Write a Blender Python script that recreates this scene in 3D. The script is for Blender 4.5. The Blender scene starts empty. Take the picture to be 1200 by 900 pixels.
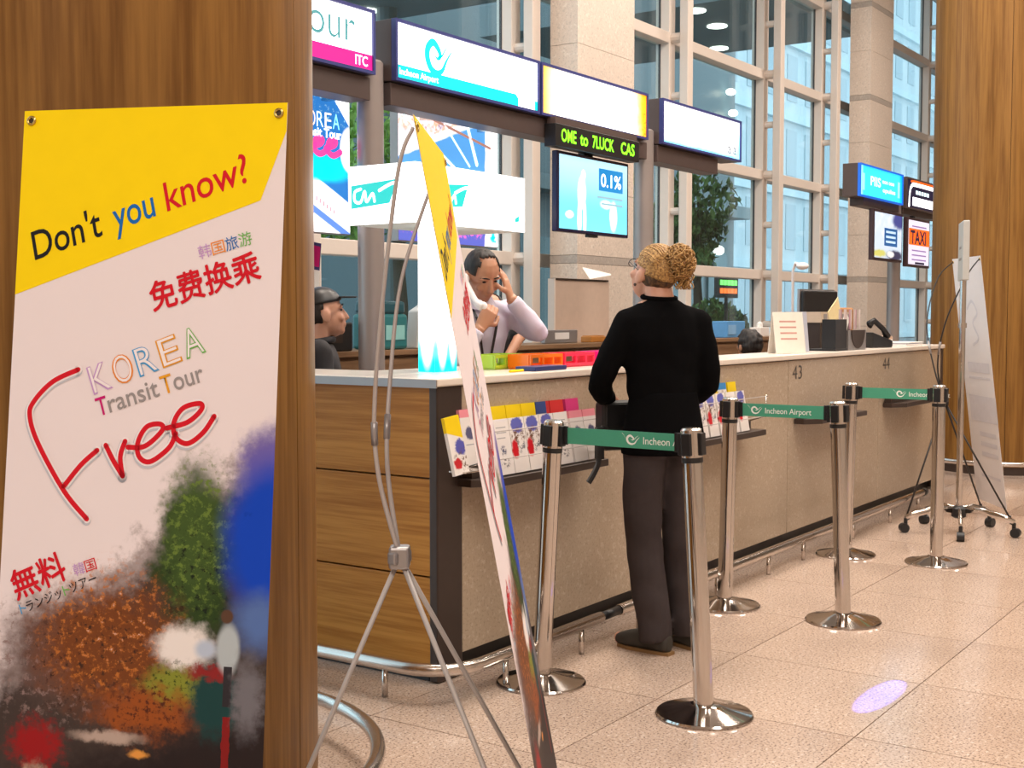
import bpy, bmesh, math, random
from mathutils import Vector, Matrix, Euler, noise as mnoise
random.seed(7)
sc = bpy.context.scene
R = math.radians
C = bpy.data.collections.new('airport_hall')       # linked to the scene at the end (faster)

# ------------------------------------------------------------------ camera, world, lights, exposure
F_PX = 1480.0
HEAD = R(34.45)                      # camera heading from +X (counter direction)
PITCH = math.atan(81/F_PX)
cam_d = bpy.data.cameras.new('camera'); cam = bpy.data.objects.new('camera', cam_d); C.objects.link(cam)
cam_d.sensor_fit = 'HORIZONTAL'; cam_d.sensor_width = 36.0; cam_d.lens = 36.0*F_PX/1200.0
cam_d.clip_start = 0.05; cam_d.clip_end = 300
cam.location = (0, 0, 1.35)
cam.rotation_euler = (R(90)-PITCH, 0, HEAD-R(90))
sc.camera = cam
sc.view_settings.view_transform = 'Standard'; sc.view_settings.look = 'None'
sc.view_settings.gamma = 1.0; sc.view_settings.use_curve_mapping = False
sc.view_settings.exposure = 0.0
world = bpy.data.worlds.new('sky'); sc.world = world; world.use_nodes = True
bg = world.node_tree.nodes['Background']
bg.inputs['Color'].default_value = (0.72, 0.88, 1.0, 1); bg.inputs['Strength'].default_value = 2.4

def area(name, loc, size, power, col, rot=(0,0,0), sizey=None):
    l = bpy.data.lights.new(name, 'AREA'); l.energy = power; l.color = col
    l.shape = 'RECTANGLE'; l.size = size; l.size_y = sizey or size
    o = bpy.data.objects.new(name, l); C.objects.link(o); o.location = loc; o.rotation_euler = rot
    return o
WARM = (1.0, 0.90, 0.80)
for i, (x, y) in enumerate([(2.5,-2.0),(7.0,-1.0),(12.0,-1.0),(17.5,1.5),(4.5,0.6),(9.0,1.2)]):
    area('overhead_light', (x, y, 6.9), 1.6, 150, WARM)
area('overhead_light', (-3.2, -0.6, 6.4), 1.8, 300, WARM)  # added lamp, no known fixture: brightens the left banner and the wooden counter end
area('overhead_light', (-1.0, -3.5, 6.9), 1.6, 150, WARM)
for x, y in [(5.0,3.7),(8.5,3.7),(12.5,3.8),(17.0,3.8)]:
    area('overhead_light', (x, y, 6.9), 1.1, 185, (1.0,0.87,0.75))
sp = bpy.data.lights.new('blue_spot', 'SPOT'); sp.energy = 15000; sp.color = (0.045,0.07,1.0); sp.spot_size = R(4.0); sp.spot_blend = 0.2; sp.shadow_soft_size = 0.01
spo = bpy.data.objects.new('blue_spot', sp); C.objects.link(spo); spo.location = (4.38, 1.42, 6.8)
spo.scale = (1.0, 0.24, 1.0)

# ------------------------------------------------------------------ helpers: objects
def setp(o, label=None, cat=None, group=None, kind=None):
    if label: o['label'] = label
    if cat: o['category'] = cat
    if group: o['group'] = group
    if kind: o['kind'] = kind
    return o
def empty(name, loc=(0,0,0), rz=0.0, label=None, cat=None, group=None, kind=None):
    o = bpy.data.objects.new(name, None); C.objects.link(o); o.location = loc; o.rotation_euler = (0,0,rz)
    o.empty_display_size = 0.05
    return setp(o, label, cat, group, kind)
WORK = bpy.data.scenes.new('work'); WVL = WORK.view_layers[0]     # small scratch scene, removed at the end
class MB:
    """collects verts and faces, builds ONE mesh object"""
    def __init__(s): s.v = []; s.f = []; s.uv = {}
    def add(s, vs, fs):
        b = len(s.v); s.v += [tuple(v) for v in vs]; s.f += [tuple(b+i for i in f) for f in fs]; return s
    def box(s, x0, x1, y0, y1, z0, z1, M=None):
        vs = [Vector(p) for p in ((x0,y0,z0),(x1,y0,z0),(x1,y1,z0),(x0,y1,z0),(x0,y0,z1),(x1,y0,z1),(x1,y1,z1),(x0,y1,z1))]
        if M: vs = [M @ v for v in vs]
        return s.add(vs, [(3,2,1,0),(4,5,6,7),(0,1,5,4),(1,2,6,5),(2,3,7,6),(3,0,4,7)])
    def cbox(s, c, d, M=None):
        return s.box(c[0]-d[0]/2,c[0]+d[0]/2,c[1]-d[1]/2,c[1]+d[1]/2,c[2]-d[2]/2,c[2]+d[2]/2,M)
    def ell(s, c, r, M=None, n=16, m=10):
        c = Vector(c); vs = []; fs = []
        r = (r,r,r) if not hasattr(r,'__len__') else r
        for i in range(m+1):
            th = math.pi*i/m
            for j in range(n):
                ph = 2*math.pi*j/n
                p = Vector((r[0]*math.sin(th)*math.cos(ph), r[1]*math.sin(th)*math.sin(ph), r[2]*math.cos(th)))
                if M: p = M @ p
                vs.append(c+p)
        for i in range(m):
            for j in range(n):
                fs.append((i*n+j, (i+1)*n+j, (i+1)*n+(j+1)%n, i*n+(j+1)%n))
        return s.add(vs, fs)
    def tube(s, pts, rad, n=12, ref=(1,0,0), caps=True, closed=False):
        pts = [Vector(p) for p in pts]; k = len(pts)
        if not hasattr(rad, '__len__'): rad = [rad]*k
        rad = [(r,r) if not hasattr(r,'__len__') else r for r in rad]
        vs = []; fs = []; ref = Vector(ref); ps = None
        for i, p in enumerate(pts):
            if closed: t = pts[(i+1)%k]-pts[i-1]
            else: t = pts[min(i+1,k-1)]-pts[max(i-1,0)]
            t = t.normalized() if t.length > 1e-9 else Vector((0,0,1))
            a = ref if ps is None else ps
            sd = a - t*a.dot(t)
            if sd.length < 1e-4:
                a = Vector((0,1,0)) if abs(t.y) < .9 else Vector((0,0,1)); sd = a - t*a.dot(t)
            sd.normalize(); ps = sd if ref.length < 1e-9 or k > 8 else None
            u = t.cross(sd)
            for j in range(n):
                an = 2*math.pi*j/n
                vs.append(p + sd*(rad[i][0]*math.cos(an)) + u*(rad[i][1]*math.sin(an)))
        for i in range(k if closed else k-1):
            i2 = (i+1) % k
            for j in range(n):
                fs.append((i*n+j, i*n+(j+1)%n, i2*n+(j+1)%n, i2*n+j))
        if caps and not closed:
            fs.append(tuple(range(n-1,-1,-1))); fs.append(tuple((k-1)*n+j for j in range(n)))
        return s.add(vs, fs)
    def lathe(s, prof, n=32, c=(0,0,0), cap=True):
        vs = []; fs = []; k = len(prof)
        for r, z in prof:
            for j in range(n):
                a = 2*math.pi*j/n; vs.append((c[0]+r*math.cos(a), c[1]+r*math.sin(a), c[2]+z))
        for i in range(k-1):
            for j in range(n): fs.append((i*n+j, i*n+(j+1)%n, (i+1)*n+(j+1)%n, (i+1)*n+j))
        if cap: fs.append(tuple(range(n-1,-1,-1))); fs.append(tuple((k-1)*n+j for j in range(n)))
        return s.add(vs, fs)
    def prism(s, poly, z0, z1, M=None):
        n = len(poly)
        vs = [Vector((x,y,z0)) for x,y in poly]+[Vector((x,y,z1)) for x,y in poly]
        if M: vs = [M @ v for v in vs]
        fs = [tuple(range(n-1,-1,-1)), tuple(range(n,2*n))]+[(i,(i+1)%n,n+(i+1)%n,n+i) for i in range(n)]
        return s.add(vs, fs)
    def build(s, name, m, parent=None, smooth=False, bevel=0.0, seg=2, loc=None, remesh=None, smo=0, angle=None, displace=None):
        me = bpy.data.meshes.new(name); me.from_pydata(s.v, [], s.f); me.update()
        o = bpy.data.objects.new(name, me); C.objects.link(o)
        if m: me.materials.append(m)
        if bevel:
            bm = bmesh.new(); bm.from_mesh(me)
            ed = [e for e in bm.edges if len(e.link_faces) == 2 and e.calc_face_angle(0) > R(40)]
            bmesh.ops.bevel(bm, geom=ed, offset=bevel, segments=seg, profile=.5, affect='EDGES', clamp_overlap=True)
            bm.to_mesh(me); bm.free(); me.update()
        if remesh:
            if remesh:
                md = o.modifiers.new('r','REMESH'); md.mode = 'VOXEL'; md.voxel_size = remesh; md.use_smooth_shade = True
                if smo: md = o.modifiers.new('s','SMOOTH'); md.iterations = smo; md.factor = 0.5
            C.objects.unlink(o); WORK.collection.objects.link(o); WVL.update()
            nm = bpy.data.meshes.new_from_object(o.evaluated_get(WVL.depsgraph))
            WORK.collection.objects.unlink(o); C.objects.link(o)
            o.modifiers.clear(); o.data = nm; bpy.data.meshes.remove(me); me = nm
            if m and not me.materials: me.materials.append(m)
        if displace:
            sc_, am = displace
            nr = [v.normal.copy() for v in me.vertices]
            for v, n_ in zip(me.vertices, nr):
                v.co += n_*(mnoise.noise(Vector(v.co)*sc_)*am)
        if smooth or remesh: me.shade_smooth()
        if angle is not None:
            me.shade_smooth()
            try: me.set_sharp_from_angle(angle=R(angle))
            except Exception: pass
        if parent: o.parent = parent
        if loc: o.location = loc
        return o
def copy_tree(o, parent=None):
    c = o.copy(); C.objects.link(c); c.parent = parent
    for ch in list(o.children): copy_tree(ch, c)
    return c
def catmull(pts, n=8, closed=False):
    P = [Vector(p) for p in pts]; out = []; k = len(P)
    for i in range(k if closed else k-1):
        if closed: a,b,c,d = P[i-1],P[i],P[(i+1)%k],P[(i+2)%k]
        else: a,b,c,d = P[max(i-1,0)],P[i],P[i+1],P[min(i+2,k-1)]
        for j in range(n):
            t = j/n
            out.append(0.5*((2*b)+(c-a)*t+(2*a-5*b+4*c-d)*t*t+(3*b-a-3*c+d)*t*t*t))
    if not closed: out.append(P[-1])
    return out
def ribbon(pts, width, name, m, parent, z=0.001, n=8):
    """flat stroke in local XY"""
    P = catmull([(p[0],p[1],0) for p in pts], n); k = len(P); mb = MB(); vs = []
    for i, p in enumerate(P):
        t = P[min(i+1,k-1)]-P[max(i-1,0)]
        t.normalize() if t.length > 0 else None
        w = width(i/(k-1)) if callable(width) else width
        nrm = Vector((-t.y,t.x,0))*w/2
        vs += [p+nrm+Vector((0,0,z)), p-nrm+Vector((0,0,z))]
    mb.add(vs, [(2*i,2*i+1,2*i+3,2*i+2) for i in range(k-1)])
    if not callable(width):
        for p in (P[0],P[-1]):
            b = [p+Vector((math.cos(a)*width/2, math.sin(a)*width/2, z)) for a in [2*math.pi*q/12 for q in range(12)]]
            mb.add(b, [tuple(range(12))])
    return mb.build(name, m, parent)
def text(s, size, m, parent, pos=(0,0,0), rot=0.0, M=None, name='lettering', bold=0.0, width=None, shear=0.0, align='LEFT', extrude=0.0, spacing=1.0):
    """lettering as a mesh in its parent's local XY plane (or with matrix M)"""
    cu = bpy.data.curves.new(name, 'FONT'); cu.body = s; cu.size = size; cu.offset = bold*size; cu.shear = shear
    cu.align_x = 'LEFT'; cu.space_character = spacing; cu.resolution_u = 4; cu.extrude = extrude
    t = bpy.data.objects.new(name, cu)
    me = bpy.data.meshes.new_from_object(t)
    bpy.data.objects.remove(t); bpy.data.curves.remove(cu)
    xs = [v.co.x for v in me.vertices] or [0]
    x0, w = min(xs), max(max(xs)-min(xs), 1e-6)
    fx = width/w if width else 1.0
    for v in me.vertices: v.co.x = (v.co.x-x0)*fx - (w*fx/2 if align == 'CENTER' else 0)
    me.materials.clear(); me.materials.append(m)
    o = bpy.data.objects.new(name, me); C.objects.link(o); o.parent = parent
    o.matrix_local = (M if M else Matrix.Identity(4)) @ Matrix.Translation(pos) @ Matrix.Rotation(rot, 4, 'Z')
    return o
def sheet(name, w, h, th, m, parent=None, M=None, uvflip=False, sub=1, bend=None):
    """thin slab, local x 0..w, y 0..-h (v down), faces +Z; UV of the front in metres (u right, v down)"""
    me = bpy.data.meshes.new(name); n = max(sub,1)
    vs = []; fs = []
    for j in range(n+1):
        for i in range(n+1):
            x = w*i/n; y = -h*j/n; dz = bend(x,-y) if bend else 0
            vs.append((x,y,dz))
    N = len(vs); vs += [(x,y,z-th) for x,y,z in vs]
    for j in range(n):
        for i in range(n):
            a = j*(n+1)+i; fs.append((a, a+n+1, a+n+2, a+1)); fs.append((N+a, N+a+1, N+a+n+2, N+a+n+1))
    for i in range(n):
        a=i; fs.append((a,a+1,N+a+1,N+a)); a=n*(n+1)+i; fs.append((a+1,a,N+a,N+a+1))
        a=i*(n+1); fs.append((a+n+1,a,N+a,N+a+n+1)); a=i*(n+1)+n; fs.append((a,a+n+1,N+a+n+1,N+a))
    me.from_pydata(vs, [], fs); uv = me.uv_layers.new(name='UVMap')
    for lp in me.loops:
        v = vs[lp.vertex_index]; uv.data[lp.index].uv = (v[0], -v[1])
    me.update(); me.materials.append(m)
    o = bpy.data.objects.new(name, me); C.objects.link(o)
    if parent: o.parent = parent
    if M: o.matrix_local = M
    return o
def frameM(origin, xaxis, yaxis):
    x = Vector(xaxis).normalized(); y = Vector(yaxis); y = (y-x*y.dot(x)).normalized(); z = x.cross(y)
    return Matrix(((x.x,y.x,z.x,origin[0]),(x.y,y.y,z.y,origin[1]),(x.z,y.z,z.z,origin[2]),(0,0,0,1)))

# ------------------------------------------------------------------ helpers: materials
class NT:
    def __init__(s, name):
        s.m = bpy.data.materials.new(name); s.m.use_nodes = True; s.t = s.m.node_tree; s.t.nodes.clear()
        s.out = s.t.nodes.new('ShaderNodeOutputMaterial')
    def n(s, typ, ins=None, **kw):
        nd = s.t.nodes.new(typ)
        for k, v in kw.items(): setattr(nd, k, v)
        for k, v in (ins or {}).items():
            if isinstance(v, bpy.types.NodeSocket): s.t.links.new(v, nd.inputs[k])
            else:
                try: nd.inputs[k].default_value = v
                except Exception: nd.inputs[k].default_value = tuple(v)+(1,)
        return nd
    def L(s, a, b): s.t.links.new(a, b)
    def noise(s, vec, scale, detail=3, rough=.5): return s.n('ShaderNodeTexNoise', {'Vector':vec,'Scale':scale,'Detail':detail,'Roughness':rough})
    def mixc(s, f, a, b):
        nd = s.t.nodes.new('ShaderNodeMix'); nd.data_type = 'RGBA'
        for k, v in ((0,f),(6,a),(7,b)):
            if isinstance(v, bpy.types.NodeSocket): s.L(v, nd.inputs[k])
            elif hasattr(v,'__len__'): nd.inputs[k].default_value = tuple(v)[:3]+(1,)
            else: nd.inputs[k].default_value = v
        return nd.outputs[2]
    def rng(s, v, a, b, c=0., d=1., smooth=True):
        nd = s.n('ShaderNodeMapRange', {'Value':v,'From Min':a,'From Max':b,'To Min':c,'To Max':d})
        if smooth: nd.interpolation_type = 'SMOOTHSTEP'
        return nd.outputs[0]
    def math(s, op, a, b=0.0):
        return s.n('ShaderNodeMath', {0:a, 1:b}, operation=op).outputs[0]
    def surf(s, col, rough=.5, metal=0., bump=None, bstr=.1, bdist=.01, emit=None, estr=0., coat=0., spec=.5, alpha=None, sheen=0., sss=0.):
        p = s.n('ShaderNodeBsdfPrincipled', {'Base Color':col,'Roughness':rough,'Metallic':metal})
        p.inputs['Specular IOR Level'].default_value = spec
        p.inputs['Coat Weight'].default_value = coat
        p.inputs['Sheen Weight'].default_value = sheen
        if sss:
            p.inputs['Subsurface Weight'].default_value = sss; p.inputs['Subsurface Radius'].default_value = (.02,.008,.004)
        if emit is not None:
            if isinstance(emit, bpy.types.NodeSocket): s.L(emit, p.inputs['Emission Color'])
            else: p.inputs['Emission Color'].default_value = tuple(emit)[:3]+(1,)
            p.inputs['Emission Strength'].default_value = estr
        if bump is not None:
            b = s.n('ShaderNodeBump', {'Height':bump,'Strength':bstr,'Distance':bdist}); s.L(b.outputs[0], p.inputs['Normal'])
        s.L(p.outputs[0], s.out.inputs[0]); return s.m
MATS = {}
def mat(name, col, rough=.5, metal=0., nscale=20., namt=.08, bump=0., spec=.5, coat=0., emit=0., sheen=0., sss=0., stretch=None):
    """plain surface with a little procedural variation"""
    if name in MATS: return MATS[name]
    t = NT(name); tc = t.n('ShaderNodeTexCoord')
    vec = tc.outputs['Object']
    if stretch: vec = t.n('ShaderNodeMapping', {'Vector':vec,'Scale':stretch}).outputs[0]
    nz = t.noise(vec, nscale)
    a = tuple(max(0,c*(1-namt)) for c in col); b = tuple(min(1,c*(1+namt)) for c in col)
    c = t.mixc(nz.outputs['Fac'], a, b)
    MATS[name] = t.surf(c, rough, metal, bump=nz.outputs['Fac'] if bump else None, bstr=bump, spec=spec, coat=coat, emit=c if emit else None, estr=emit, sheen=sheen, sss=sss)
    return MATS[name]
def print_mat(name, base, layers, rough=.45, emit=0., spec=.3):
    """flat printed picture or screen; UV in metres, u right, v down"""
    if name in MATS: return MATS[name]
    t = NT(name); uv = t.n('ShaderNodeTexCoord').outputs['UV']; col = base
    rgb = t.n('ShaderNodeRGB'); rgb.outputs[0].default_value = tuple(base)+(1,); col = rgb.outputs[0]
    for L in layers:
        k = L[0]
        ns, na = L[-2], L[-1]
        v = uv
        if na:
            nz = t.noise(uv, ns, 4, .65)
            off = t.n('ShaderNodeVectorMath', {0:nz.outputs['Color'],1:(.5,.5,.5)}, operation='SUBTRACT').outputs[0]
            off = t.n('ShaderNodeVectorMath', {0:off,'Scale':na}, operation='SCALE').outputs[0]
            v = t.n('ShaderNodeVectorMath', {0:uv,1:off}, operation='ADD').outputs[0]
        if k == 'blob':
            _, cx, cy, rx, ry, soft, c = L[:7]
            d = t.n('ShaderNodeVectorMath', {0:v,1:(cx,cy,0)}, operation='SUBTRACT').outputs[0]
            d = t.n('ShaderNodeVectorMath', {0:d,1:(1/rx,1/ry,0)}, operation='MULTIPLY').outputs[0]
            d = t.n('ShaderNodeVectorMath', {0:d}, operation='LENGTH').outputs['Value']
            f = t.rng(d, 1+soft, max(0,1-soft))
        elif k == 'half':
            _, nx, ny, cc, soft, c = L[:6]
            d = t.n('ShaderNodeVectorMath', {0:v,1:(nx,ny,0)}, operation='DOT_PRODUCT').outputs['Value']
            f = t.rng(d, cc-soft, cc+soft)
        elif k == 'rect':
            _, x0, y0, x1, y1, c = L[:6]
            d = t.n('ShaderNodeVectorMath', {0:v,1:((x0+x1)/2,(y0+y1)/2,0)}, operation='SUBTRACT').outputs[0]
            d = t.n('ShaderNodeVectorMath', {0:d,1:(2/(x1-x0),2/(y1-y0),0)}, operation='MULTIPLY').outputs[0]
            d = t.n('ShaderNodeVectorMath', {0:d}, operation='ABSOLUTE').outputs[0]
            s_ = t.n('ShaderNodeSeparateXYZ', {0:d})
            f = t.rng(t.math('MAXIMUM', s_.outputs[0], s_.outputs[1]), 1.002, .998)
        elif k == 'speck':      # noise patches inside a soft ellipse
            _, cx, cy, rx, ry, thr, c = L[:7]
            d = t.n('ShaderNodeVectorMath', {0:uv,1:(cx,cy,0)}, operation='SUBTRACT').outputs[0]
            d = t.n('ShaderNodeVectorMath', {0:d,1:(1/rx,1/ry,0)}, operation='MULTIPLY').outputs[0]
            d = t.n('ShaderNodeVectorMath', {0:d}, operation='LENGTH').outputs['Value']
            f = t.math('MULTIPLY', t.rng(d, 1.25, .6), t.rng(t.noise(uv, ns, 5, .7).outputs['Fac'], thr, thr+.12))
        col = t.mixc(f, col, c)
    MATS[name] = t.surf(col, rough, spec=spec, emit=col if emit else None, estr=emit)
    return MATS[name]

def wood_mat(name, ca, cb, stretch, scale=1.0, rough=.38, objrand=0.0):
    t = NT(name); tc = t.n('ShaderNodeTexCoord')
    mp = t.n('ShaderNodeMapping', {'Vector':tc.outputs['Object'],'Scale':stretch}).outputs[0]
    a = t.noise(mp, 6*scale, 6, .6); b = t.noise(mp, 1.6*scale, 3, .5)
    f = t.math('ADD', t.math('MULTIPLY', a.outputs['Fac'], .6), t.math('MULTIPLY', b.outputs['Fac'], .5))
    col = t.mixc(t.rng(f, .35, .72), ca, cb)
    m = t.surf(col, rough, bump=a.outputs['Fac'], bstr=.06, bdist=.004, spec=.25); MATS[name] = m; return m
def granite_mat(name, base, dark, light, scale, rough=.2, spec=.5, thr=.52, rand=.0):
    t = NT(name); tc = t.n('ShaderNodeTexCoord'); v = tc.outputs['Object']
    oi = t.n('ShaderNodeObjectInfo').outputs['Random']
    if rand:
        off = t.n('ShaderNodeCombineXYZ', {0:t.math('MULTIPLY',oi,37.),1:t.math('MULTIPLY',oi,11.),2:0.}).outputs[0]
        v = t.n('ShaderNodeVectorMath', {0:v,1:off}, operation='ADD').outputs[0]
    a = t.noise(v, scale, 2, .6); b = t.noise(v, scale*.55, 2, .6); c = t.noise(v, 1.3, 3, .5)
    col = t.mixc(t.rng(a.outputs['Fac'], thr, thr+.16), base, dark)
    col = t.mixc(t.rng(b.outputs['Fac'], .56, .70), col, light)
    col = t.mixc(t.math('MULTIPLY', t.rng(c.outputs['Fac'], .4, .75), .30), col, dark)
    if rand:
        col = t.mixc(t.math('MULTIPLY', oi, rand), col, light)
    m = t.surf(col, rough, spec=spec); MATS[name] = m; return m
def glass_mat(name, tint, refl=1.0):
    t = NT(name)
    tr = t.n('ShaderNodeBsdfTransparent', {'Color':tuple(tint)+(1,)}); gl = t.n('ShaderNodeBsdfGlossy', {'Color':(.9,.95,1,1),'Roughness':.01})
    bf = t.n('ShaderNodeNewGeometry').outputs['Backfacing']; fr = t.n('ShaderNodeFresnel', {'IOR':t.rng(bf,0.,1.,1.45,1/1.45,False)}); mx = t.n('ShaderNodeMixShader', {0:t.math('MULTIPLY',fr.outputs[0],refl)})
    t.L(tr.outputs[0], mx.inputs[1]); t.L(gl.outputs[0], mx.inputs[2]); t.L(mx.outputs[0], t.out.inputs[0]); MATS[name] = t.m; return t.m
def emat(name, col, s):
    if name in MATS: return MATS[name]
    t = NT(name); MATS[name] = t.surf(tuple(c*.6 for c in col)+(1,), .4, emit=col, estr=s); return MATS[name]

M_floor = granite_mat('granite_floor', (.53,.405,.325), (.19,.13,.105), (.66,.55,.47), 120, rough=.14, thr=.50, rand=.10)
M_grout = mat('grout', (.20,.14,.10), .8)
M_counter_stone = granite_mat('counter_stone', (.45,.355,.26), (.35,.275,.20), (.52,.42,.32), 90, rough=.22)
M_pillar = granite_mat('pillar_granite', (.70,.60,.52), (.55,.48,.42), (.78,.70,.62), 55, rough=.45)
M_pillar_band = granite_mat('pillar_band', (.44,.39,.35), (.36,.32,.29), (.52,.47,.42), 55, rough=.45)
M_wood_col = wood_mat('column_wood', (.135,.057,.011), (.27,.132,.032), (9,9,.35))
M_wood_h = wood_mat('counter_wood', (.33,.130,.020), (.54,.26,.055), (14,.45,14))
M_wood_cab = wood_mat('cabinet_wood', (.17,.095,.050), (.30,.18,.10), (.5,8,8))
M_dark_trim = mat('dark_bronze', (.055,.038,.032), .38, .3)
M_brown = mat('brown_enamel', (.088,.062,.058), .45)
M_blue_rim = mat('blue_rim', (.045,.055,.22), .35)
M_steel = mat('brushed_steel', (.62,.57,.53), .22, 1.0, namt=.03)
M_chrome = mat('chrome', (.60,.56,.53), .10, 1.0, namt=.02)
M_rod = mat('silver_rod', (.50,.46,.44), .4, .0, namt=.03)
M_alu = mat('grey_aluminium', (.36,.34,.34), .35, .55, namt=.03)
M_post = mat('post_paint', (.36,.32,.31), .35, .35, namt=.03)
M_black = mat('black_plastic', (.012,.012,.014), .4, bump=0.)
M_blackm = mat('black_rod', (.02,.018,.018), .35)
M_white = mat('white_vinyl', (.88,.85,.87), .45, namt=.02)
M_paper = mat('white_paper', (.82,.80,.78), .6, namt=.03)
M_frame = mat('window_frame', (.70,.62,.56), .45, namt=.03)
M_top = mat('counter_top', (.78,.70,.62), .25, namt=.04)
M_glass = glass_mat('window_glass', (.84,.93,.94), 1.0)
M_green = mat('belt_green', (.06,.33,.21), .6, nscale=200)
M_white_ink = mat('white_ink', (.85,.88,.84), .6, namt=.02)
M_skin_w = mat('skin_fair', (.62,.33,.23), .5, sss=.15, namt=.06)
M_skin_m = mat('skin_tan', (.52,.27,.17), .45, sss=.12, namt=.06)
M_ink = {k: mat('ink_'+k, v, .55, namt=.03, spec=.15) for k, v in dict(red=(.62,.008,.02), black=(.012,.012,.015), blue=(.01,.14,.45), pink=(.62,.16,.45), orange=(.80,.26,.03), teal=(.02,.36,.42), green=(.16,.45,.09), grey=(.30,.27,.27), magenta=(.55,.01,.16), amber=(.75,.33,.02), violet=(.55,.32,.62), sky=(.06,.33,.66), yellow=(.92,.66,.0), palewhite=(.86,.78,.80), palegrey=(.52,.52,.58)).items()}

# ================================================================== SETTING
TILE = .71; TX0 = 3.90; TY0 = 1.345
floor = MB().box(-6, 32, -8, 7.3, -.06, -.004).build('floor', M_grout); setp(floor, 'beige speckled granite tile floor of the hall', 'floor', kind='structure')
tile_me = None; ntile = 0; rest = MB()
def is_single(i, j):
    x = TX0+i*TILE; y = TY0+j*TILE
    return (-3 <= i <= 12 and -4 <= j <= 1) or (-3 <= i <= -1 and 2 <= j <= 3)
for i in range(-13, 39):
    for j in range(-13, 8):
        x = TX0+i*TILE; y = TY0+j*TILE; g = .0022
        if is_single(i, j):
            if tile_me is None:
                o = MB().box(g, TILE-g, g, TILE-g, -.004, 0).build('floor_tile', M_floor, floor, loc=(x,y,0)); tile_me = o.data
            else:
                o = bpy.data.objects.new('floor_tile', tile_me); C.objects.link(o); o.parent = floor; o.location = (x,y,0)
        else: rest.box(x+g, x+TILE-g, y+g, y+TILE-g, -.004, 0)
o = rest.build('distant_floor_tiles', M_floor, floor); o['kind'] = 'stuff'
M_wallb = mat('hall_wall', (.58,.47,.37), .7); M_ceil = mat('ceiling_paint', (.66,.60,.54), .8)
def struct(name, mb, m, label): 
    o = mb.build(name, m); setp(o, label, name.split('_')[0], kind='structure'); return o
struct('ceiling', MB().box(-6,32,-8,7.3,7.4,7.5), M_ceil, 'plain pale hall ceiling above the frame')
struct('wall_back', MB().box(-6,32,-8.2,-8,0,7.4), M_wallb, 'beige hall wall behind the viewer')
struct('wall_left', MB().box(-6.2,-6,-8,7.3,0,7.4), M_wallb, 'beige hall wall far to the left')
struct('wall_right', MB().box(32,32.2,-8,7.3,0,7.4), M_wallb, 'beige hall wall far to the right')
struct('ground_outside', MB().box(-10,80,7.3,60,-.2,-.05), mat('asphalt',(.22,.23,.24),.8), 'grey forecourt ground outside the glass wall')

# ---- glass curtain wall, Y = 7.1
GY = 7.1; CHY = 6.80
ZT = [0.0, .55, 1.90, 3.25, 4.60, 5.97, 7.3]
MULL = [-2.2, 1.0, 4.1, 7.15, 10.23, 13.50, 16.26, 18.41, 20.55, 23.79, 27.2, 30.6]
for k in range(len(MULL)-1):
    xa, xb = MULL[k], MULL[k+1]
    w = empty('window_%d' % (k+1), ((xa+xb)/2, GY, 0), 0, 'tall glazed curtain wall bay with pale frames, %s along the hall from the left' % ('first second third fourth fifth sixth seventh eighth ninth tenth eleventh'.split()[k]), 'window', kind='structure')
    inv = Matrix.Translation((-(xa+xb)/2, -GY, 0))
    def part(name, mb, m, **kw):
        o = mb.build(name, m, w, **kw); o.matrix_local = inv; return o
    for a in range(len(ZT)-1):
        part('pane', MB().box(xa+.07, xb-.07, GY-.01, GY+.01, ZT[a]+.05, ZT[a+1]-.05), M_glass)
    for z in ZT[1:-1]:
        part('transom', MB().box(xa+.07, xb-.07, GY-.13, GY+.05, z-.065, z+.065), M_frame, bevel=.008)
    part('mullion', MB().box(xa-.075, xa+.075, GY-.13, GY+.05, 0, 7.3), M_frame, bevel=.008)
    part('truss_chord', MB().box(xa-.07, xa+.07, CHY-.07, CHY+.04, 0, 7.3), M_frame, bevel=.01)
    z = .55
    q = 0
    while z < 7.2:
        part('truss_rung', MB().tube([(xa,CHY+.0,z),(xa,GY-.1,z)], .045 if q % 2 else .06, n=10), M_frame, smooth=False); z += .675; q += 1
    part('gasket', MB().box(xb-.082, xb-.072, GY-.015, GY+.012, .1, 7.2), M_black)
# ---- stone pillars in front of the glass
BZ = [0.0, .52, .60, 1.18, 1.85, 1.93, 2.56, 3.21, 3.29, 3.95, 4.58, 4.66, 5.31, 5.96, 6.04, 6.7, 7.35]
def pillar(x0, x1, y0, y1, label):
    p = empty('stone_pillar', ((x0+x1)/2,(y0+y1)/2,0), 0, label, 'pillar', 'granite clad pillars'); cx,cy = (x0+x1)/2,(y0+y1)/2
    MB().box(x0-cx+.03,x1-cx-.03,y0-cy+.03,y1-cy,0,7.35).build('core', M_grout, p)
    for a in range(len(BZ)-1):
        band = BZ[a+1]-BZ[a] < .1
        m = M_pillar_band if band else M_pillar; g = .002
        MB().box(x0-cx,x1-cx,y0-cy,y0-cy+.029,BZ[a]+g,BZ[a+1]-g).build('stone_panel', m, p)
        MB().box(x0-cx,x0-cx+.029,y0-cy+.03,y1-cy,BZ[a]+g,BZ[a+1]-g).build('stone_panel', m, p)
        MB().box(x1-cx-.029,x1-cx,y0-cy+.03,y1-cy,BZ[a]+g,BZ[a+1]-g).build('stone_panel', m, p)
pillar(10.44, 11.55, 6.4, 6.71, 'granite clad pillar behind the wall screen showing 0.1%')
pillar(18.83, 19.87, 6.4, 6.72, 'granite clad pillar behind the blue lit sign and the taxi poster')

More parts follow.
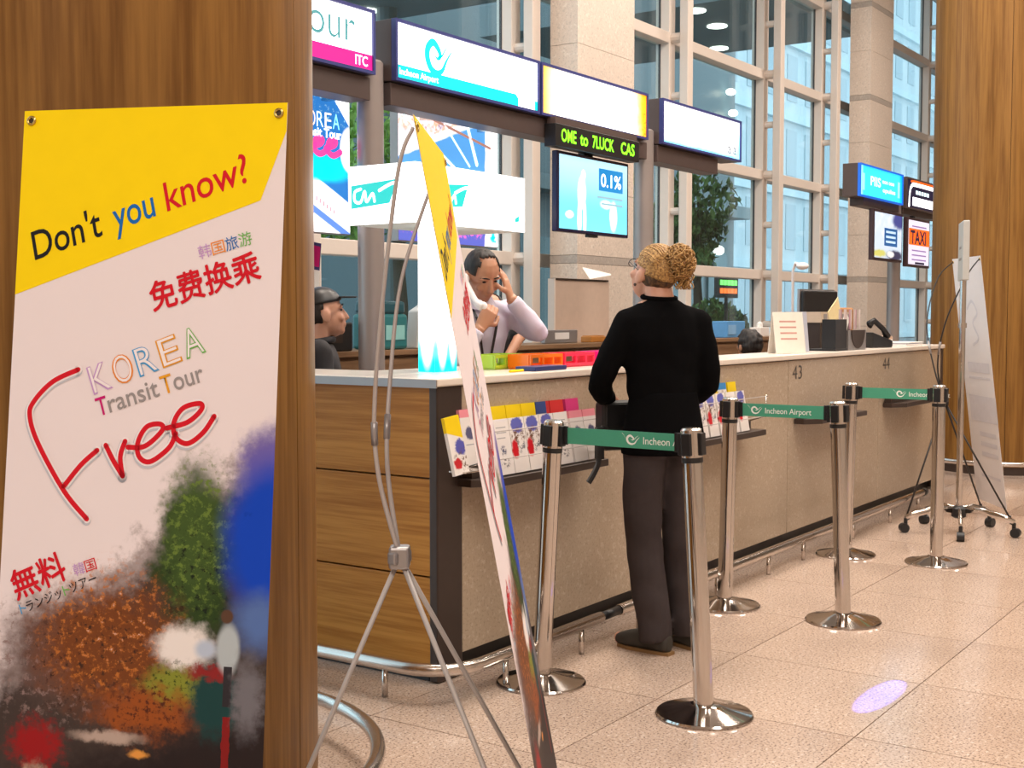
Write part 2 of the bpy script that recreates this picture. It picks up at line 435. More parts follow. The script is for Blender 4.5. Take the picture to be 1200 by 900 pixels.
# ---- outside: canopies with downlights, building, trees, neon sign
M_canopy = mat('canopy_soffit', (.20,.24,.25), .55)
def canopy(x0,x1,y0,y1,z,label,lights):
    c = empty('entrance_canopy', ((x0+x1)/2,(y0+y1)/2,0), 0, label, 'canopy'); cx,cy=(x0+x1)/2,(y0+y1)/2
    MB().box(x0-cx,x1-cx,y0-cy,y1-cy,z,z+.5).build('slab', M_canopy, c)
    for sx in (x0+.6, x1-.6): MB().tube([(sx-cx,y1-cy-.6,-.05),(sx-cx,y1-cy-.6,z)], .16, n=14).build('support_post', M_canopy, c, smooth=False)
    for lx,ly in lights: MB().lathe([(.16,-.02),(.16,.01)], 16, (lx-cx,ly-cy,z)).build('downlight', emat('warm_lamp',(1,.93,.8),6.), c)
canopy(17.4, 20.9, 7.4, 12.6, 6.0, 'dark entrance canopy with round downlights outside the glass behind the white lit sign', [(17.74,8.77),(18.87,8.94),(20.45,9.65),(20.4,11.5),(18.4,11.0)])
canopy(10.8, 15.6, 7.4, 13.2, 6.0, 'dark entrance canopy outside the glass above the airport sign', [(14.9,12.9),(12.4,9.5),(13.6,11.2)])
M_fac = mat('pale_facade', (.60,.68,.71), .7); M_facw = mat('facade_window', (.40,.50,.55), .35)
bld = empty('office_building', (28,24,-.05), 0, 'pale blue building with rows of windows outside beyond the glass wall', 'building')
MB().box(-22,90,0,8,0,26).build('wall', M_fac, bld)
for fz in range(6):
    for fx in range(46):
        x = -21.2+fx*2.35; z = 1.0+fz*3.6
        o = MB().box(x,x+1.25,-.04,.02,z,z+2.2).build('window', M_facw, bld)
for fz in range(7): MB().box(-22,90,-.25,0,fz*3.6-.05+(.1 if fz==0 else 0),fz*3.6+.35).build('ledge', mat('ledge',(.60,.72,.76),.6), bld)
lob = empty('dark_annex', (20.6,14.2,-.05), 0, 'dark teal low building standing outside behind the leafy tree', 'building')
MB().box(-2.6,10.5,0,3,0,13).build('wall', mat('annex_wall',(.13,.17,.18),.35), lob)
for lx,lz,lr in ((9.8,7.15,.16),(9.95,6.63,.16),(9.16,3.05,.22)): MB().ell((lx,-.2,lz),(lr,.12,lr*.55)).build('wall_lamp', emat('warm_lamp',(1,.93,.8),6.), lob, smooth=True)
for kx in range(9): MB().box(-2.3+kx*1.4,-1.2+kx*1.4,-.05,.02,.4,3.0).build('window', mat('annex_glass',(.16,.25,.27),.12), lob)
MB().box(-2.6,10.5,-.5,.02,3.9,4.2).build('ledge', mat('annex_ledge',(.25,.30,.31),.5), lob)
def leafball(mb, c, r, n, size, seed):
    rd = random.Random(seed)
    for _ in range(n):
        while True:
            p = Vector((rd.uniform(-1,1),rd.uniform(-1,1),rd.uniform(-1,1)))
            if .25 < p.length < 1: break
        p = Vector((p.x*r[0],p.y*r[1],p.z*r[2]))+Vector(c)
        e = Euler((rd.uniform(0,6.3),rd.uniform(0,6.3),rd.uniform(0,6.3))).to_matrix()
        s = size*rd.uniform(.6,1.3)
        mb.add([p+e@Vector(q) for q in ((-s,0,0),(0,-s*.5,0),(s,0,0),(0,s*.5,.2*s))],[(0,1,2,3)])
def leafmat(name, a, b):
    t = NT(name); nz = t.noise(t.n('ShaderNodeTexCoord').outputs['Object'], 7, 2)
    m = t.surf(t.mixc(t.rng(nz.outputs['Fac'],.35,.65),a,b), .5); MATS[name]=m; return m
LF1 = leafmat('leaf_green',(.03,.09,.025),(.20,.34,.09)); LF2 = leafmat('leaf_bright',(.16,.34,.05),(.42,.62,.14))
M_bark = mat('bark',(.10,.075,.055),.9, bump=.5)
def tree(x,y,h,crowns,lf,label,n=900,seed=1,size=.09):
    t = empty('leafy_tree',(x,y,-.05),0,label,'tree','trees outside the glass')
    MB().tube([(0,0,0),(.05,0,h*.4),(0,.05,h*.75)],[.11,.09,.05],n=10).build('trunk', M_bark, t, smooth=True)
    for q,(cx,cy,cz,r) in enumerate(crowns):
        MB().tube([(0,.03,h*.55),(cx*.6,cy*.6,(h*.55+cz)/2+.1),(cx,cy,cz)],[.04,.03,.015],n=6).build('branch', M_bark, t)
    f = MB()
    for q,(cx,cy,cz,r) in enumerate(crowns): leafball(f,(cx,cy,cz),(r,r,r*.7),n,size,seed+q)
    o = f.build('foliage', lf, t); o['kind']='stuff'
tree(20.4,10.0,3.6,[(0,0,3.4,.75),(-.7,.2,3.0,.55),(.5,.2,2.9,.5),(-.4,-.1,2.35,.4)],LF1,'dark leafy tree outside the glass behind the white lit sign',420,3)
tree(12.1,10.0,3.8,[(0,0,3.5,.9),(-.8,.2,2.7,.7),(.7,.2,2.9,.7)],LF2,'bright green tree outside the glass beside the left grey post',700,9)
tree(15.2,8.9,3.9,[(0,0,3.9,.6),(.3,.2,3.2,.5)],LF2,'bright green tree outside the glass at the pillar edge',500,14)
tree(19.3,9.2,1.5,[(0,0,1.3,.5),(.7,.1,1.2,.45),(-.6,0,.9,.4)],LF1,'low dark shrub outside under the neon sign',420,21)
ns = empty('neon_sign',(18.55,8.55,0),0,'small green and orange neon sign outside the lower window','sign')
MB().box(-.36,.36,0,.08,1.62,1.95).build('panel', M_black, ns)
for q,(z,cc) in enumerate(((1.86,(.2,.9,.15)),(1.73,(1.0,.16,.03)))):
    for kx in range(5): MB().box(-.31+kx*.13,-.22+kx*.13,-.012,0,z-.04,z+.04).build('lit_segment', emat('neon_%d'%q,cc,2.5), ns)
MB().tube([(0,.04,-.05),(0,.04,1.62)],.03,n=8).build('pole', M_black, ns)

# ---- wood clad round columns with steel guard rails at the foot
def column(x,y,label,lab2):
    c = empty('wooden_column',(x,y,0),0,label,'column','round wood clad columns')
    nseg=4
    for k in range(nseg):
        a0 = 2*math.pi*k/nseg+R(200); a1 = a0+2*math.pi/nseg-.006; n=26; mb = MB(); vs=[]
        for q in range(n+1):
            a=a0+(a1-a0)*q/n
            for r in (.55,.57):
                for z in (.07,7.38): vs.append((r*math.cos(a),r*math.sin(a),z))
        fs=[]
        for q in range(n):
            b=q*4; fs += [(b+2,b+6,b+7,b+3),(b,b+1,b+5,b+4),(b+1,b+3,b+7,b+5),(b,b+4,b+6,b+2)]
        fs += [(0,2,3,1),(n*4,n*4+1,n*4+3,n*4+2)]
        mb.add(vs,fs).build('wood_panel', M_wood_col, c, angle=40)
    MB().lathe([(.548,0),(.548,7.38)],48).build('core', M_dark_trim, c, angle=40)
    MB().lathe([(.562,0),(.562,.07)],48).build('base_band', M_dark_trim, c, angle=40)
    g = empty('guard_rail',(x,y,0),0,lab2,'guard rail','tubular rails round the column feet')
    pts=[(.74*math.cos(2*math.pi*q/64),.74*math.sin(2*math.pi*q/64),.115) for q in range(64)]
    MB().tube(pts,.022,n=12,ref=(0,0,1),closed=True).build('ring', M_steel, g, smooth=True)
    for q in range(6):
        a=2*math.pi*q/6+.3
        MB().tube([(.74*math.cos(a),.74*math.sin(a),0),(.74*math.cos(a),.74*math.sin(a),.095)],.012,n=10).build('post', M_steel, g, smooth=True)
column(2.221,2.878,'round wood clad column behind the hanging yellow topped banner','curved steel tube rail round the near wooden column')
column(11.58,2.756,'round wood clad column at the right end of the counter','steel tube rail round the far wooden column')

# ================================================================== COUNTER
cn = empty('service_counter',(6.8,3.0,0),0,'long beige stone faced service counter with a wooden end','counter')
def cp(name, mb, m, parent=None, **kw):
    o = mb.build(name, m, parent or cn, **kw)
    o.matrix_local = (Matrix.Translation((-6.8,-3.0,0)) if (parent is None) else Matrix.Identity(4)); return o
BAY=[3.75,5.30,6.90,8.50,9.97]
for k in range(4):
    cp('stone_panel', MB().box(BAY[k]+.004,BAY[k+1]-.004,2.80,2.83,.085,1.085), M_counter_stone, bevel=.003)
cp('stone_core', MB().box(3.63,9.99,2.832,2.98,.09,1.08), M_dark_trim)
cp('plinth', MB().box(3.66,9.95,2.88,2.96,0,.09), M_black)
for z0,z1 in ((.03,.388),(.394,.751),(.757,1.086)):
    cp('wood_panel', MB().box(3.60,3.63,2.815,4.95,z0,z1), M_wood_h, bevel=.003)
cp('end_plinth', MB().box(3.615,3.64,2.85,4.95,0,.03), M_black)
cp('corner_trim', MB().box(3.598,3.748,2.795,2.835,.004,1.09), M_dark_trim, bevel=.006)
cp('end_trim', MB().box(9.972,10.02,2.795,2.98,.004,1.10), M_dark_trim, bevel=.004)
cp('inner_panel', MB().box(3.64,3.70,3.0,4.95,0.0,1.08), M_wood_cab)
def on_front(x,z): return frameM((x-6.8,2.7985-3.0,z),(1,0,0),(0,0,1))
M_num = mat('number_grey',(.07,.055,.045),.5)
for s,x in (('43',6.955),('44',8.575)):
    o = text(s,.115,M_num,cn,M=on_front(x,.975),name='bay_number',bold=.0,width=.15)
ct = empty('countertop',(6.8,2.95,1.09),0,'pale polished countertop running along the service counter','countertop')
MB().box(3.585-6.8,10.03-6.8,2.785-2.95,3.12-2.95,0,.03).build('slab', M_top, ct, bevel=.006)
MB().box(3.585-6.8,3.98-6.8,3.121-2.95,4.96-2.95,0,.03).build('return_slab', M_top, ct, bevel=.006)
MB().box(3.981-6.8,4.62-6.8,3.121-2.95,3.42-2.95,0,.03).build('corner_slab', M_top, ct, bevel=.006)
MB().box(3.578-6.8,3.584-6.8,2.785-2.95,4.96-2.95,-.004,.026).build('metal_edge', M_alu, ct)
# low desk behind the counter
dk = empty('work_desk',(7.75,3.3,0),0,'low brown work desk behind the counter front','desk')
MB().box(-2.2,2.2,-.17,.35,.70,.74).build('desk_top', M_wood_cab, dk, bevel=.004)
for x in (-2.1,-.9,1.2,2.1): MB().box(x-.02,x+.02,-.15,.33,0,.70).build('leg_panel', M_wood_cab, dk)
# foot rail
fr = empty('foot_rail',(6.2,2.58,0),0,'steel tube foot rail running along the counter base','rail')
def rp(name, mb, m, **kw):
    o = mb.build(name, m, fr, **kw); o.matrix_local = Matrix.Translation((-6.2,-2.58,0)); return o
corner=[(3.375,4.6,.12),(3.375,3.9,.12),(3.375,3.0,.12)]+[(3.375+.19*(1-math.cos(a)),2.77-.19*math.sin(a),.12) for a in [math.pi/2*q/6 for q in range(7)]]+[(3.8,2.58,.12),(4.40,2.58,.12)]
rp('rail_tube', MB().tube(corner,.023,n=14,ref=(0,0,1)), M_steel, smooth=True)
rp('coupling', MB().tube([(4.402,2.58,.12),(4.545,2.58,.12)],.018,n=14,ref=(0,0,1)), M_black, smooth=True)
rp('rail_tube', MB().tube([(4.547,2.58,.12),(6.7,2.58,.12)],.023,n=14,ref=(0,0,1)), M_steel, angle=40)
rp('rail_tube', MB().tube([(6.704,2.58,.12),(8.80,2.58,.12)],.023,n=14,ref=(0,0,1)), M_steel, angle=40)
rp('end_cap', MB().tube([(8.802,2.58,.12),(8.85,2.58,.12)],.028,n=14,ref=(0,0,1)), M_black, angle=40)
for x,y in ((4.25,2.58),(4.72,2.58),(5.5,2.58),(6.12,2.58),(6.6,2.58),(7.4,2.58),(8.1,2.58),(8.7,2.58),(3.72,2.58),(3.375,2.86),(3.375,3.6),(3.375,4.4)):
    rp('rail_post', MB().tube([(x,y,0),(x,y,.1)],.011,n=10), M_steel, smooth=True)

# ---- back cabinets
for k in range(5):
    x0 = 4.1+1.62*k
    if x0 > 13: break
    b = empty('back_cabinet',(x0+.8,5.2,0),0,'low brown wooden back cabinet under the windows, %s along the row from the left' % ('first','second','third','fourth','fifth','sixth')[k],'cabinet','row of back cabinets')
    MB().box(-.8,.8,-.18,.2,.08,1.10).build('body', M_wood_cab, b)
    MB().box(-.805,.805,-.22,.22,1.101,1.135).build('cabinet_top', M_wood_cab, b, bevel=.004)
    MB().box(-.78,.78,-.15,.2,0,.079).build('plinth', M_black, b)
    for s in (-1,1):
        d = MB().box(min(s*.01,s*.78),max(s*.01,s*.78),-.2,-.181,.1,1.08).build('door', M_wood_cab, b, bevel=.003)
        MB().box(s*.06-.008,s*.06+.008,-.225,-.2,.5,.66).build('handle', M_steel, d)

# ================================================================== SIGN GANTRIES
def gantry(posts, beams, label):
    g = empty('sign_gantry',(posts[0],4.72,0),0,label,'sign frame','sign frames behind the counter')
    inv = Matrix.Translation((-posts[0],-4.72,0))
    for x in posts:
        o = MB().lathe([(.075,0),(.075,2.76),(.06,2.775)],28,(x,4.72,0)).build('post', M_post, g, angle=40); o.matrix_local = inv
    for a,b in beams:
        o = MB().box(a,b,4.645,4.80,2.535,2.662).build('beam', M_brown, g, bevel=.004); o.matrix_local = inv
    return g
gantry([5.47,8.68],[(2.6,5.385),(5.56,8.59),(8.76,9.84)],'grey round posts with brown beam carrying the row of lit signs')
gantry([14.80],[(13.5,14.72),(14.88,16.3)],'single grey round post carrying the blue lit sign and the screens')
def vface(x,z,y=0): return frameM((x,y,z),(1,0,0),(0,0,1))     # upright plane facing -Y
E_white = emat('sign_white',(1,1,1),2.4); E_teal = emat('sign_teal',(.0,.62,.66),1.25); E_mag = emat('sign_magenta',(.72,.01,.26),.9)
E_green = emat('led_green',(.22,1.0,.02),2.2); E_orange = emat('taxi_orange',(1.0,.13,.01),1.2)
E_tealtxt = emat('sign_tealtext',(.08,.36,.40),.6); E_cyan = emat('sign_cyan',(.02,.50,.95),1.5)
E_dark = emat('lit_dark',(.03,.02,.06),.5); E_blue = emat('lit_blue',(.01,.22,.55),1.0)
def litsign(x0,x1,z0,z1,label,facemat,rim=M_blue_rim,depth=.2,name='illuminated_sign'):
    s = empty(name,((x0+x1)/2,4.6,z0),0,label,'sign','lit signs over the counter'); w=x1-x0; h=z1-z0
    MB().box(-w/2,w/2,.035,depth,0,h).build('case', M_brown, s, bevel=.004)
    b=.018
    rm = MB(); rm.box(-w/2,w/2,0,.034,0,b); rm.box(-w/2,w/2,0,.034,h-b,h); rm.box(-w/2,-w/2+b,0,.034,b,h-b); rm.box(w/2-b,w/2,0,.034,b,h-b)
    rm.build('frame', rim, s)
    f = sheet('lit_face', w-2*b, h-2*b, .01, facemat, s, vface(-w/2+b, h-b, .012))
    return s, f, w-2*b, h-2*b
LOGO = [[(.34,.55),(.44,.47),(.54,.58),(.46,.78),(.26,.94),(.07,.76),(.03,.47),(.15,.16),(.38,.03),(.62,.14),(.78,.45),(1.0,.80)],[(.46,.52),(.62,.60),(.74,.80),(.92,.97)],[(-.38,1.18),(-.22,.95),(-.10,.62)]]
def logo(parent, x, y, w, h, m, z=.0015, thick=.12, wing=True):
    for q, st in enumerate(LOGO if wing else LOGO[:2]):
        pts=[(x+a*w, y+b*h) for a,b in st]
        wd = (lambda t: max(.008*w, thick*w*math.sin(math.pi*min(1,.08+.92*(1-abs(2*t-1)))*.5))) if q==0 else (lambda t: max(.01*w, (.07 if q==1 else .03)*w*(1-t*.8)))
        ribbon(pts, wd, 'logo_stroke', m, parent, z)
# Tour / ITC
s,f,w,h = litsign(3.90,5.38,2.67,3.02,'white lit sign reading Tour with a magenta stripe marked ITC',E_white)
sheet('stripe', w, .085, .002, E_mag, f, Matrix.Translation((0,-h+.085,.002)))
text('Tour',.26,E_tealtxt,f,(w-.66,-h+.13,.002),bold=-.008,width=.52)
text('ITC',.075,E_white,f,(w-.14,-h+.018,.004),width=.10,bold=.01)
# Incheon Airport
s,f,w,h = litsign(5.555,7.033,2.67,3.015,'white lit airport sign with teal swirl logo and teal stripe',E_white)
MB().prism([(0,-h),(1.22,-h),(1.22,-h+.05),(1.19,-h+.075),(0,-h+.075)],.0012,.003).build('stripe', E_teal, f)
MB().prism([(w-.03,-h),(w,-h),(w,-h+.06),(w-.03,-h+.06)],.0012,.003).build('stripe', E_teal, f)
logo(f,.27,-.235,.24,.19,E_teal,.002,.20)
text('Incheon Airport',.052,E_white,f,(.02,-h+.022,.0045),width=.36,bold=.012)
# golden sign
gold = print_mat('gold_sign',(1.0,.96,.80),[('half',-1,0,-.12,.14,(1.0,.50,.02),9,.04),('half',1,0,1.29,.12,(1.0,.33,.01),9,.12),('speck',1.44,.25,.06,.15,.5,(.7,.18,.01),26,0),('blob',.72,.16,.42,.3,.5,(1,1,1),9,.02)],emit=1.7)
litsign(7.055,8.53,2.67,3.015,'glowing sign fading from yellow to orange at its ends',gold)
s4 = print_mat('white_sign4',(1,1,1),[('half',0,1,.285,.035,(.10,.50,.80),7,.03),('half',1,.35,1.43,.06,(.30,.70,.95),7,.05)],emit=1.35)
s,f,w,h = litsign(8.765,10.22,2.67,3.02,'white lit sign with a pale blue lower edge nearest the window frame',s4)
text('ala',.13,mat('sign_grey_text',(.10,.16,.22),.5),f,(w-.24,-h+.035,.003),width=.17)
# LED ticker
l = empty('led_ticker',(7.72,4.55,2.475),0,'black ticker board with green running letters hung under the golden sign','ticker')
MB().box(-.575,.575,.0,.09,0,.15).build('case', M_black, l, bevel=.004)
MB().box(-.56,.56,.012,.08,.15,.195).build('bracket', M_brown, l)
for s_,x,wd in (('OME',-.505,.19),('to',-.265,.105),('7LUCK',-.10,.30),('CAS',.30,.20)):
    text(s_,.118,E_green,l,M=vface(x,.038,-.0015),width=wd,bold=.022)
# TV
scr = print_mat('tv_print',(.10,.50,.74),[('half',0,-1,-.20,.24,(.42,.72,.86),3,.0),('half',0,1,.36,.18,(.16,.62,.80),3,.02),('blob',.31,.12,.03,.04,.15,(.95,1,1),14,.01),('blob',.29,.24,.055,.11,.2,(.95,1,1),14,.015),('blob',.26,.42,.028,.12,.2,(.93,1,1),14,.01),('blob',.33,.42,.022,.12,.2,(.93,1,1),14,.01),('blob',.13,.40,.05,.025,.3,(.92,1,1),14,.015),('blob',.73,.38,.05,.10,.3,(.9,1,1),14,.02),('blob',.62,.30,.07,.03,.4,(.85,.97,1),14,.02)],emit=.85)
tv = empty('wall_screen',(7.734,4.6,1.915),0,'flat screen with blue picture and 0.1% hung below the ticker','screen')
MB().box(-.49,.49,.0,.045,0,.545).build('case', mat('tv_bezel',(.012,.012,.05),.25), tv, bevel=.006)
f = sheet('screen', .93, .50, .004, scr, tv, vface(-.465,.523,-.003))
MB().prism([(.52,-.05),(.86,-.05),(.86,-.205),(.52,-.205)],.001,.0025).build('caption_box', E_blue, f)
text('0.1%',.13,emat('lit_paper',(1,1,1),1.4),f,(.545,-.175,.0035),width=.29,bold=.015)
for q in range(2): MB().prism([(.50+.06*q,-.245-.045*q),(.86,-.245-.045*q),(.86,-.258-.045*q),(.50+.06*q,-.258-.045*q)],.001,.0016).build('caption_line', emat('lit_greyblue',(.3,.52,.6),.8), f)
MB().box(-.06,.06,.005,.04,-.018,-.001).build('sensor', M_black, tv)
MB().box(-.06,.06,.05,.10,.30,.62).build('bracket', M_black, tv)
# far lit signs and screens
E5 = print_mat('cyan_sign',(.03,.56,.92),[('half',-1,0,-.07,.05,(.35,.85,1),4,.02),('half',1,0,1.35,.05,(.0,.35,.85),4,.02)],emit=1.3)
s,f,w,h = litsign(13.27,14.735,2.62,2.97,'bright blue lit sign with small white lettering by the far post',E5,rim=emat('lit_rim_blue',(.01,.12,.6),1.0))
E_pale = emat('lit_pale',(.75,.95,1),1.6)
for txt,x,y,sz,wd in (('PIIS',.33,-.19,.14,.34),('ooo ooo',.72,-.14,.07,.42),('opuiies',.74,-.235,.07,.44)):
    text(txt,sz,E_pale,f,(x,y,.002),width=wd,bold=.02)
for x in (.07,1.27): MB().prism([(x,-.08),(x+.07,-.08),(x+.07,-.26),(x,-.26)],.001,.002).build('side_mark', emat('lit_softblue',(.35,.8,1),1.0), f)
s,f,w,h = litsign(14.87,16.3,2.60,2.965,'dark lit sign with a white and red curved border next to the blue sign',emat('lit_deep',(.02,.015,.06),.4),rim=M_brown)
ribbon([(.10,-h+.02),(.13,-.14),(.20,-.07),(.36,-.05),(w-.02,-.05)],.045,'white_border',E_white,f,.002)
ribbon([(.17,-.02),(.40,-.012),(w-.02,-.012)],.024,'red_border',E_orange,f,.002)
MB().prism([(.24,-h+.03),(w-.05,-h+.03),(w-.05,-h+.13),(.24,-h+.13)],.001,.002).build('white_panel', E_white, f)
for q in range(5): MB().prism([(.36+.11*q,-.16),(.44+.11*q,-.16),(.44+.11*q,-.115),(.36+.11*q,-.115)],.001,.0018).build('pale_mark', E_pale, f)
ps = print_mat('far_poster',(.55,.68,.85),[('speck',.3,.12,.6,.15,.5,(.85,.9,.95),7,0),('blob',.86,.06,.25,.10,.3,(.05,.06,.25),8,.08),('rect',.32,.16,.78,.36,(.02,.10,.30),1,0),('rect',.38,.19,.72,.215,(.5,.7,.9),1,0),('rect',.38,.245,.72,.27,(.5,.7,.9),1,0),('rect',.38,.30,.72,.325,(.5,.7,.9),1,0),('blob',.15,.45,.25,.04,.4,(.55,.55,.15),9,.04),('blob',.70,.46,.28,.06,.3,(.04,.04,.09),9,.05),('blob',.55,.45,.12,.035,.3,(.75,.78,.82),9,.03)],emit=.75)
def screen(x0,x1,z0,z1,label,m,name='poster_screen'):
    t = empty(name,((x0+x1)/2,4.60,z0),0,label,'screen','poster screens on the far post'); w=x1-x0;h=z1-z0
    MB().box(-w/2,w/2,0,.05,0,h).build('case', mat('maroon_case',(.05,.025,.03),.35), t, bevel=.005)
    f=sheet('screen',w-.09,h-.06,.004,m,t,vface(-w/2+.055,h-.03,-.003))
    MB().box(-.04,.04,.06,.10,h-.2,h+.06).build('bracket', M_black, t)
    return f,w-.09,h-.06
screen(13.69,14.72,1.955,2.515,'framed poster screen with a dark blue panel under the blue sign',ps)
f,w,h = screen(14.90,15.80,1.92,2.50,'framed poster reading TAXI in orange under the dark sign',emat('taxi_paper',(.78,.74,.88),.9))
MB().prism([(0,-.095),(w,-.095),(w,-.29),(0,-.29)],.001,.0016).build('orange_band', E_orange, f)
text('TAXI',.22,E_dark,f,(.06,-.272,.003),width=.62,bold=.03)
for z in (.06,.345,.40,.455): MB().prism([(.12,-z),(w-.12,-z),(w-.12,-z-.016),(.12,-z-.016)],.001,.0016).build('text_line', emat('lit_mauve',(.4,.25,.55),.6), f)
MB().prism([(.25,-.49),(.62,-.49),(.62,-.515),(.25,-.515)],.001,.0016).build('text_line', E_dark, f)

# poster lightboxes behind the beam
pa = print_mat('poster_free',(.95,.97,1),[('half',-.48,1,.30,.006,(.10,.22,.62),3,0),('half',-.48,1,.345,.006,(.95,.97,1),3,0),('half',.48,-1,-.134,.006,(.02,.16,.48),3,.01),('speck',.75,.10,.5,.12,.55,(.25,.50,.7),30,0),('blob',.80,.44,.25,.075,.3,(.0,.62,.85),5,.02),('half',1.1,-1,.946,.006,(.95,.97,1),3,0),('blob',1.04,.32,.09,.13,.1,(.95,.97,1),3,0)],emit=1.2)
A = empty('poster_lightbox',(5.0,4.92,1.81),0,'lit blue tour poster hanging left of the grey post','poster')
MB().box(-.52,.52,.0,.06,0,.81).build('case', M_alu, A)
f = sheet('poster_face',1.03,.80,.004,pa,A,vface(-.515,.805,-.003))
for q,(ch,cc) in enumerate(zip('KOREA',((.95,.8,1),(1,.75,.6),(.7,.9,1),(1,.85,.6),(.3,.9,1)))):
    text(ch,.125,emat('lit_letter_%d'%q,cc,1.6),f,(.625+.066*q,-.215+.0*q,.002),width=.055,bold=-.005)
text('Transit Tour',.07,E_white,f,(.60,-.268,.002),width=.36,bold=.02)
E_pinkl = emat('lit_pink',(1.0,.06,.32),1.2)
for q in range(2): ribbon([(.72+.11*q,-.33),(.79+.11*q,-.305),(.80+.11*q,-.28),(.75+.11*q,-.285),(.735+.11*q,-.34),(.78+.11*q,-.365),(.84+.11*q,-.34)],.035,'script_letter',E_pinkl,f,.002)
for q in range(12): MB().prism([(.58+.028*q,-.515-.014*q),(.588+.028*q,-.515-.014*q),(.588+.028*q,-.55-.013*q),(.58+.028*q,-.55-.013*q)],.001,.0016).build('bridge_cable', emat('lit_red',(1,.15,.25),.9), f)
for x in (-.3,.3): MB().box(x-.02,x+.02,-.119,-.005,.735,.785).build('bracket', M_steel, A)
pb = print_mat('poster_girders',(.90,.86,.92),[('speck',.35,.08,.5,.10,.46,(.75,.40,.25),9,0),('speck',.55,.16,.5,.16,.50,(.12,.08,.25),8,0),('half',.35,1,.26,.01,(.95,.95,1),2,.01),('half',.35,1,.31,.01,(.08,.30,.66),5,.05),('half',.02,1,.52,.01,(.97,.97,1),5,.0),('half',.02,1,.60,.01,(.08,.10,.42),5,0),('speck',.5,.72,.6,.05,.48,(.75,.12,.45),28,0),('half',1,0,.90,.01,(.95,.97,1),4,.05),('speck',1.0,.72,.07,.08,.45,(.0,.55,.75),14,0)],emit=1.25)
Bx = empty('poster_lightbox',(6.477,4.92,1.80),0,'lit poster of tangled girders over a blue night view behind the white light box','poster')
MB().box(-.525,.525,.0,.06,0,.82).build('case', M_alu, Bx)
f = sheet('poster_face',1.04,.81,.004,pb,Bx,vface(-.52,.815,-.003))
for q,(a,b,wd,cc) in enumerate((((.05,-.05),(.62,-.36),.022,1),((.45,-.06),(.72,-.30),.016,1),((.2,-.02),(.95,-.16),.018,0),((.70,-.05),(.80,-.28),.03,1))):
    ribbon([a,((a[0]+b[0])/2,(a[1]+b[1])/2),b],wd,'girder_stroke',E_pale if cc else emat('lit_brown',(.5,.25,.2),.9),f,.002)
for x in (-.3,.3): MB().box(x-.02,x+.02,-.119,-.005,.745,.795).build('bracket', M_steel, Bx)

# T shaped light box standing on the counter corner
kb = empty('counter_lightbox',(4.13,3.19,1.121),0,'glowing white T shaped light box with teal waves standing on the counter corner','light box')
KW = print_mat('kiosk_column',(1,1,1),[('half',0,1,.44,.05,(.10,.80,.82),3,.0),('half',0,1,.52,.02,(.0,.66,.70),3,0),('blob',.045,.36,.038,.19,.2,(1,1,1),3,0),('blob',.115,.36,.03,.18,.2,(1,1,1),3,0)],emit=1.6)
MB().box(-.13,.01,-.07,.01,0,.579).build('column', mat('kiosk_case',(.75,.85,.88),.3), kb)
sheet('column_face',.14,.578,.004,KW,kb,vface(-.13,.578,-.075))
sheet('column_face',.08,.578,.004,KW,kb,frameM((-.1345,.01,.578),(0,-1,0),(0,0,1)))
MB().box(-.37,.365,-.168,.165,.580,.808).build('top_box', mat('kiosk_case',(.75,.85,.88),.3), kb)
fa = sheet('top_face',.735,.228,.004,E_white,kb,vface(-.37,.808,-.172))
fb = sheet('top_face',.335,.228,.004,E_white,kb,frameM((-.3745,.166,.808),(0,-1,0),(0,0,1)))
E_mint = emat('lit_mint',(.02,.60,.56),1.0)
for f_,w_ in ((fa,.735),(fb,.335)):
    x0=w_*(.17 if w_>.5 else .05); x1=w_*(.45 if w_>.5 else .75)
    MB().prism([(x0,-.075),(x1,-.06),(x1-.04,-.15),(x0,-.165)],.001,.0016).build('logo_patch', E_mint, f_)
    ribbon([(x0+.05,-.09),(x0+.02,-.10),(x0+.02,-.135),(x0+.05,-.14),(x0+.07,-.10),(x0+.08,-.14),(x0+.11,-.11),(x0+.12,-.14)],.011,'logo_script',E_white,f_,.003)
    ribbon([(x1-.09,-.10),(x1-.02,-.075),(x1+.05,-.08)],.012,'logo_script',E_white,f_,.003)
MB().prism([(.66,-.175),(.69,-.16),(.69,-.185),(.66,-.19)],.001,.0016).build('logo_patch', E_mint, fa)

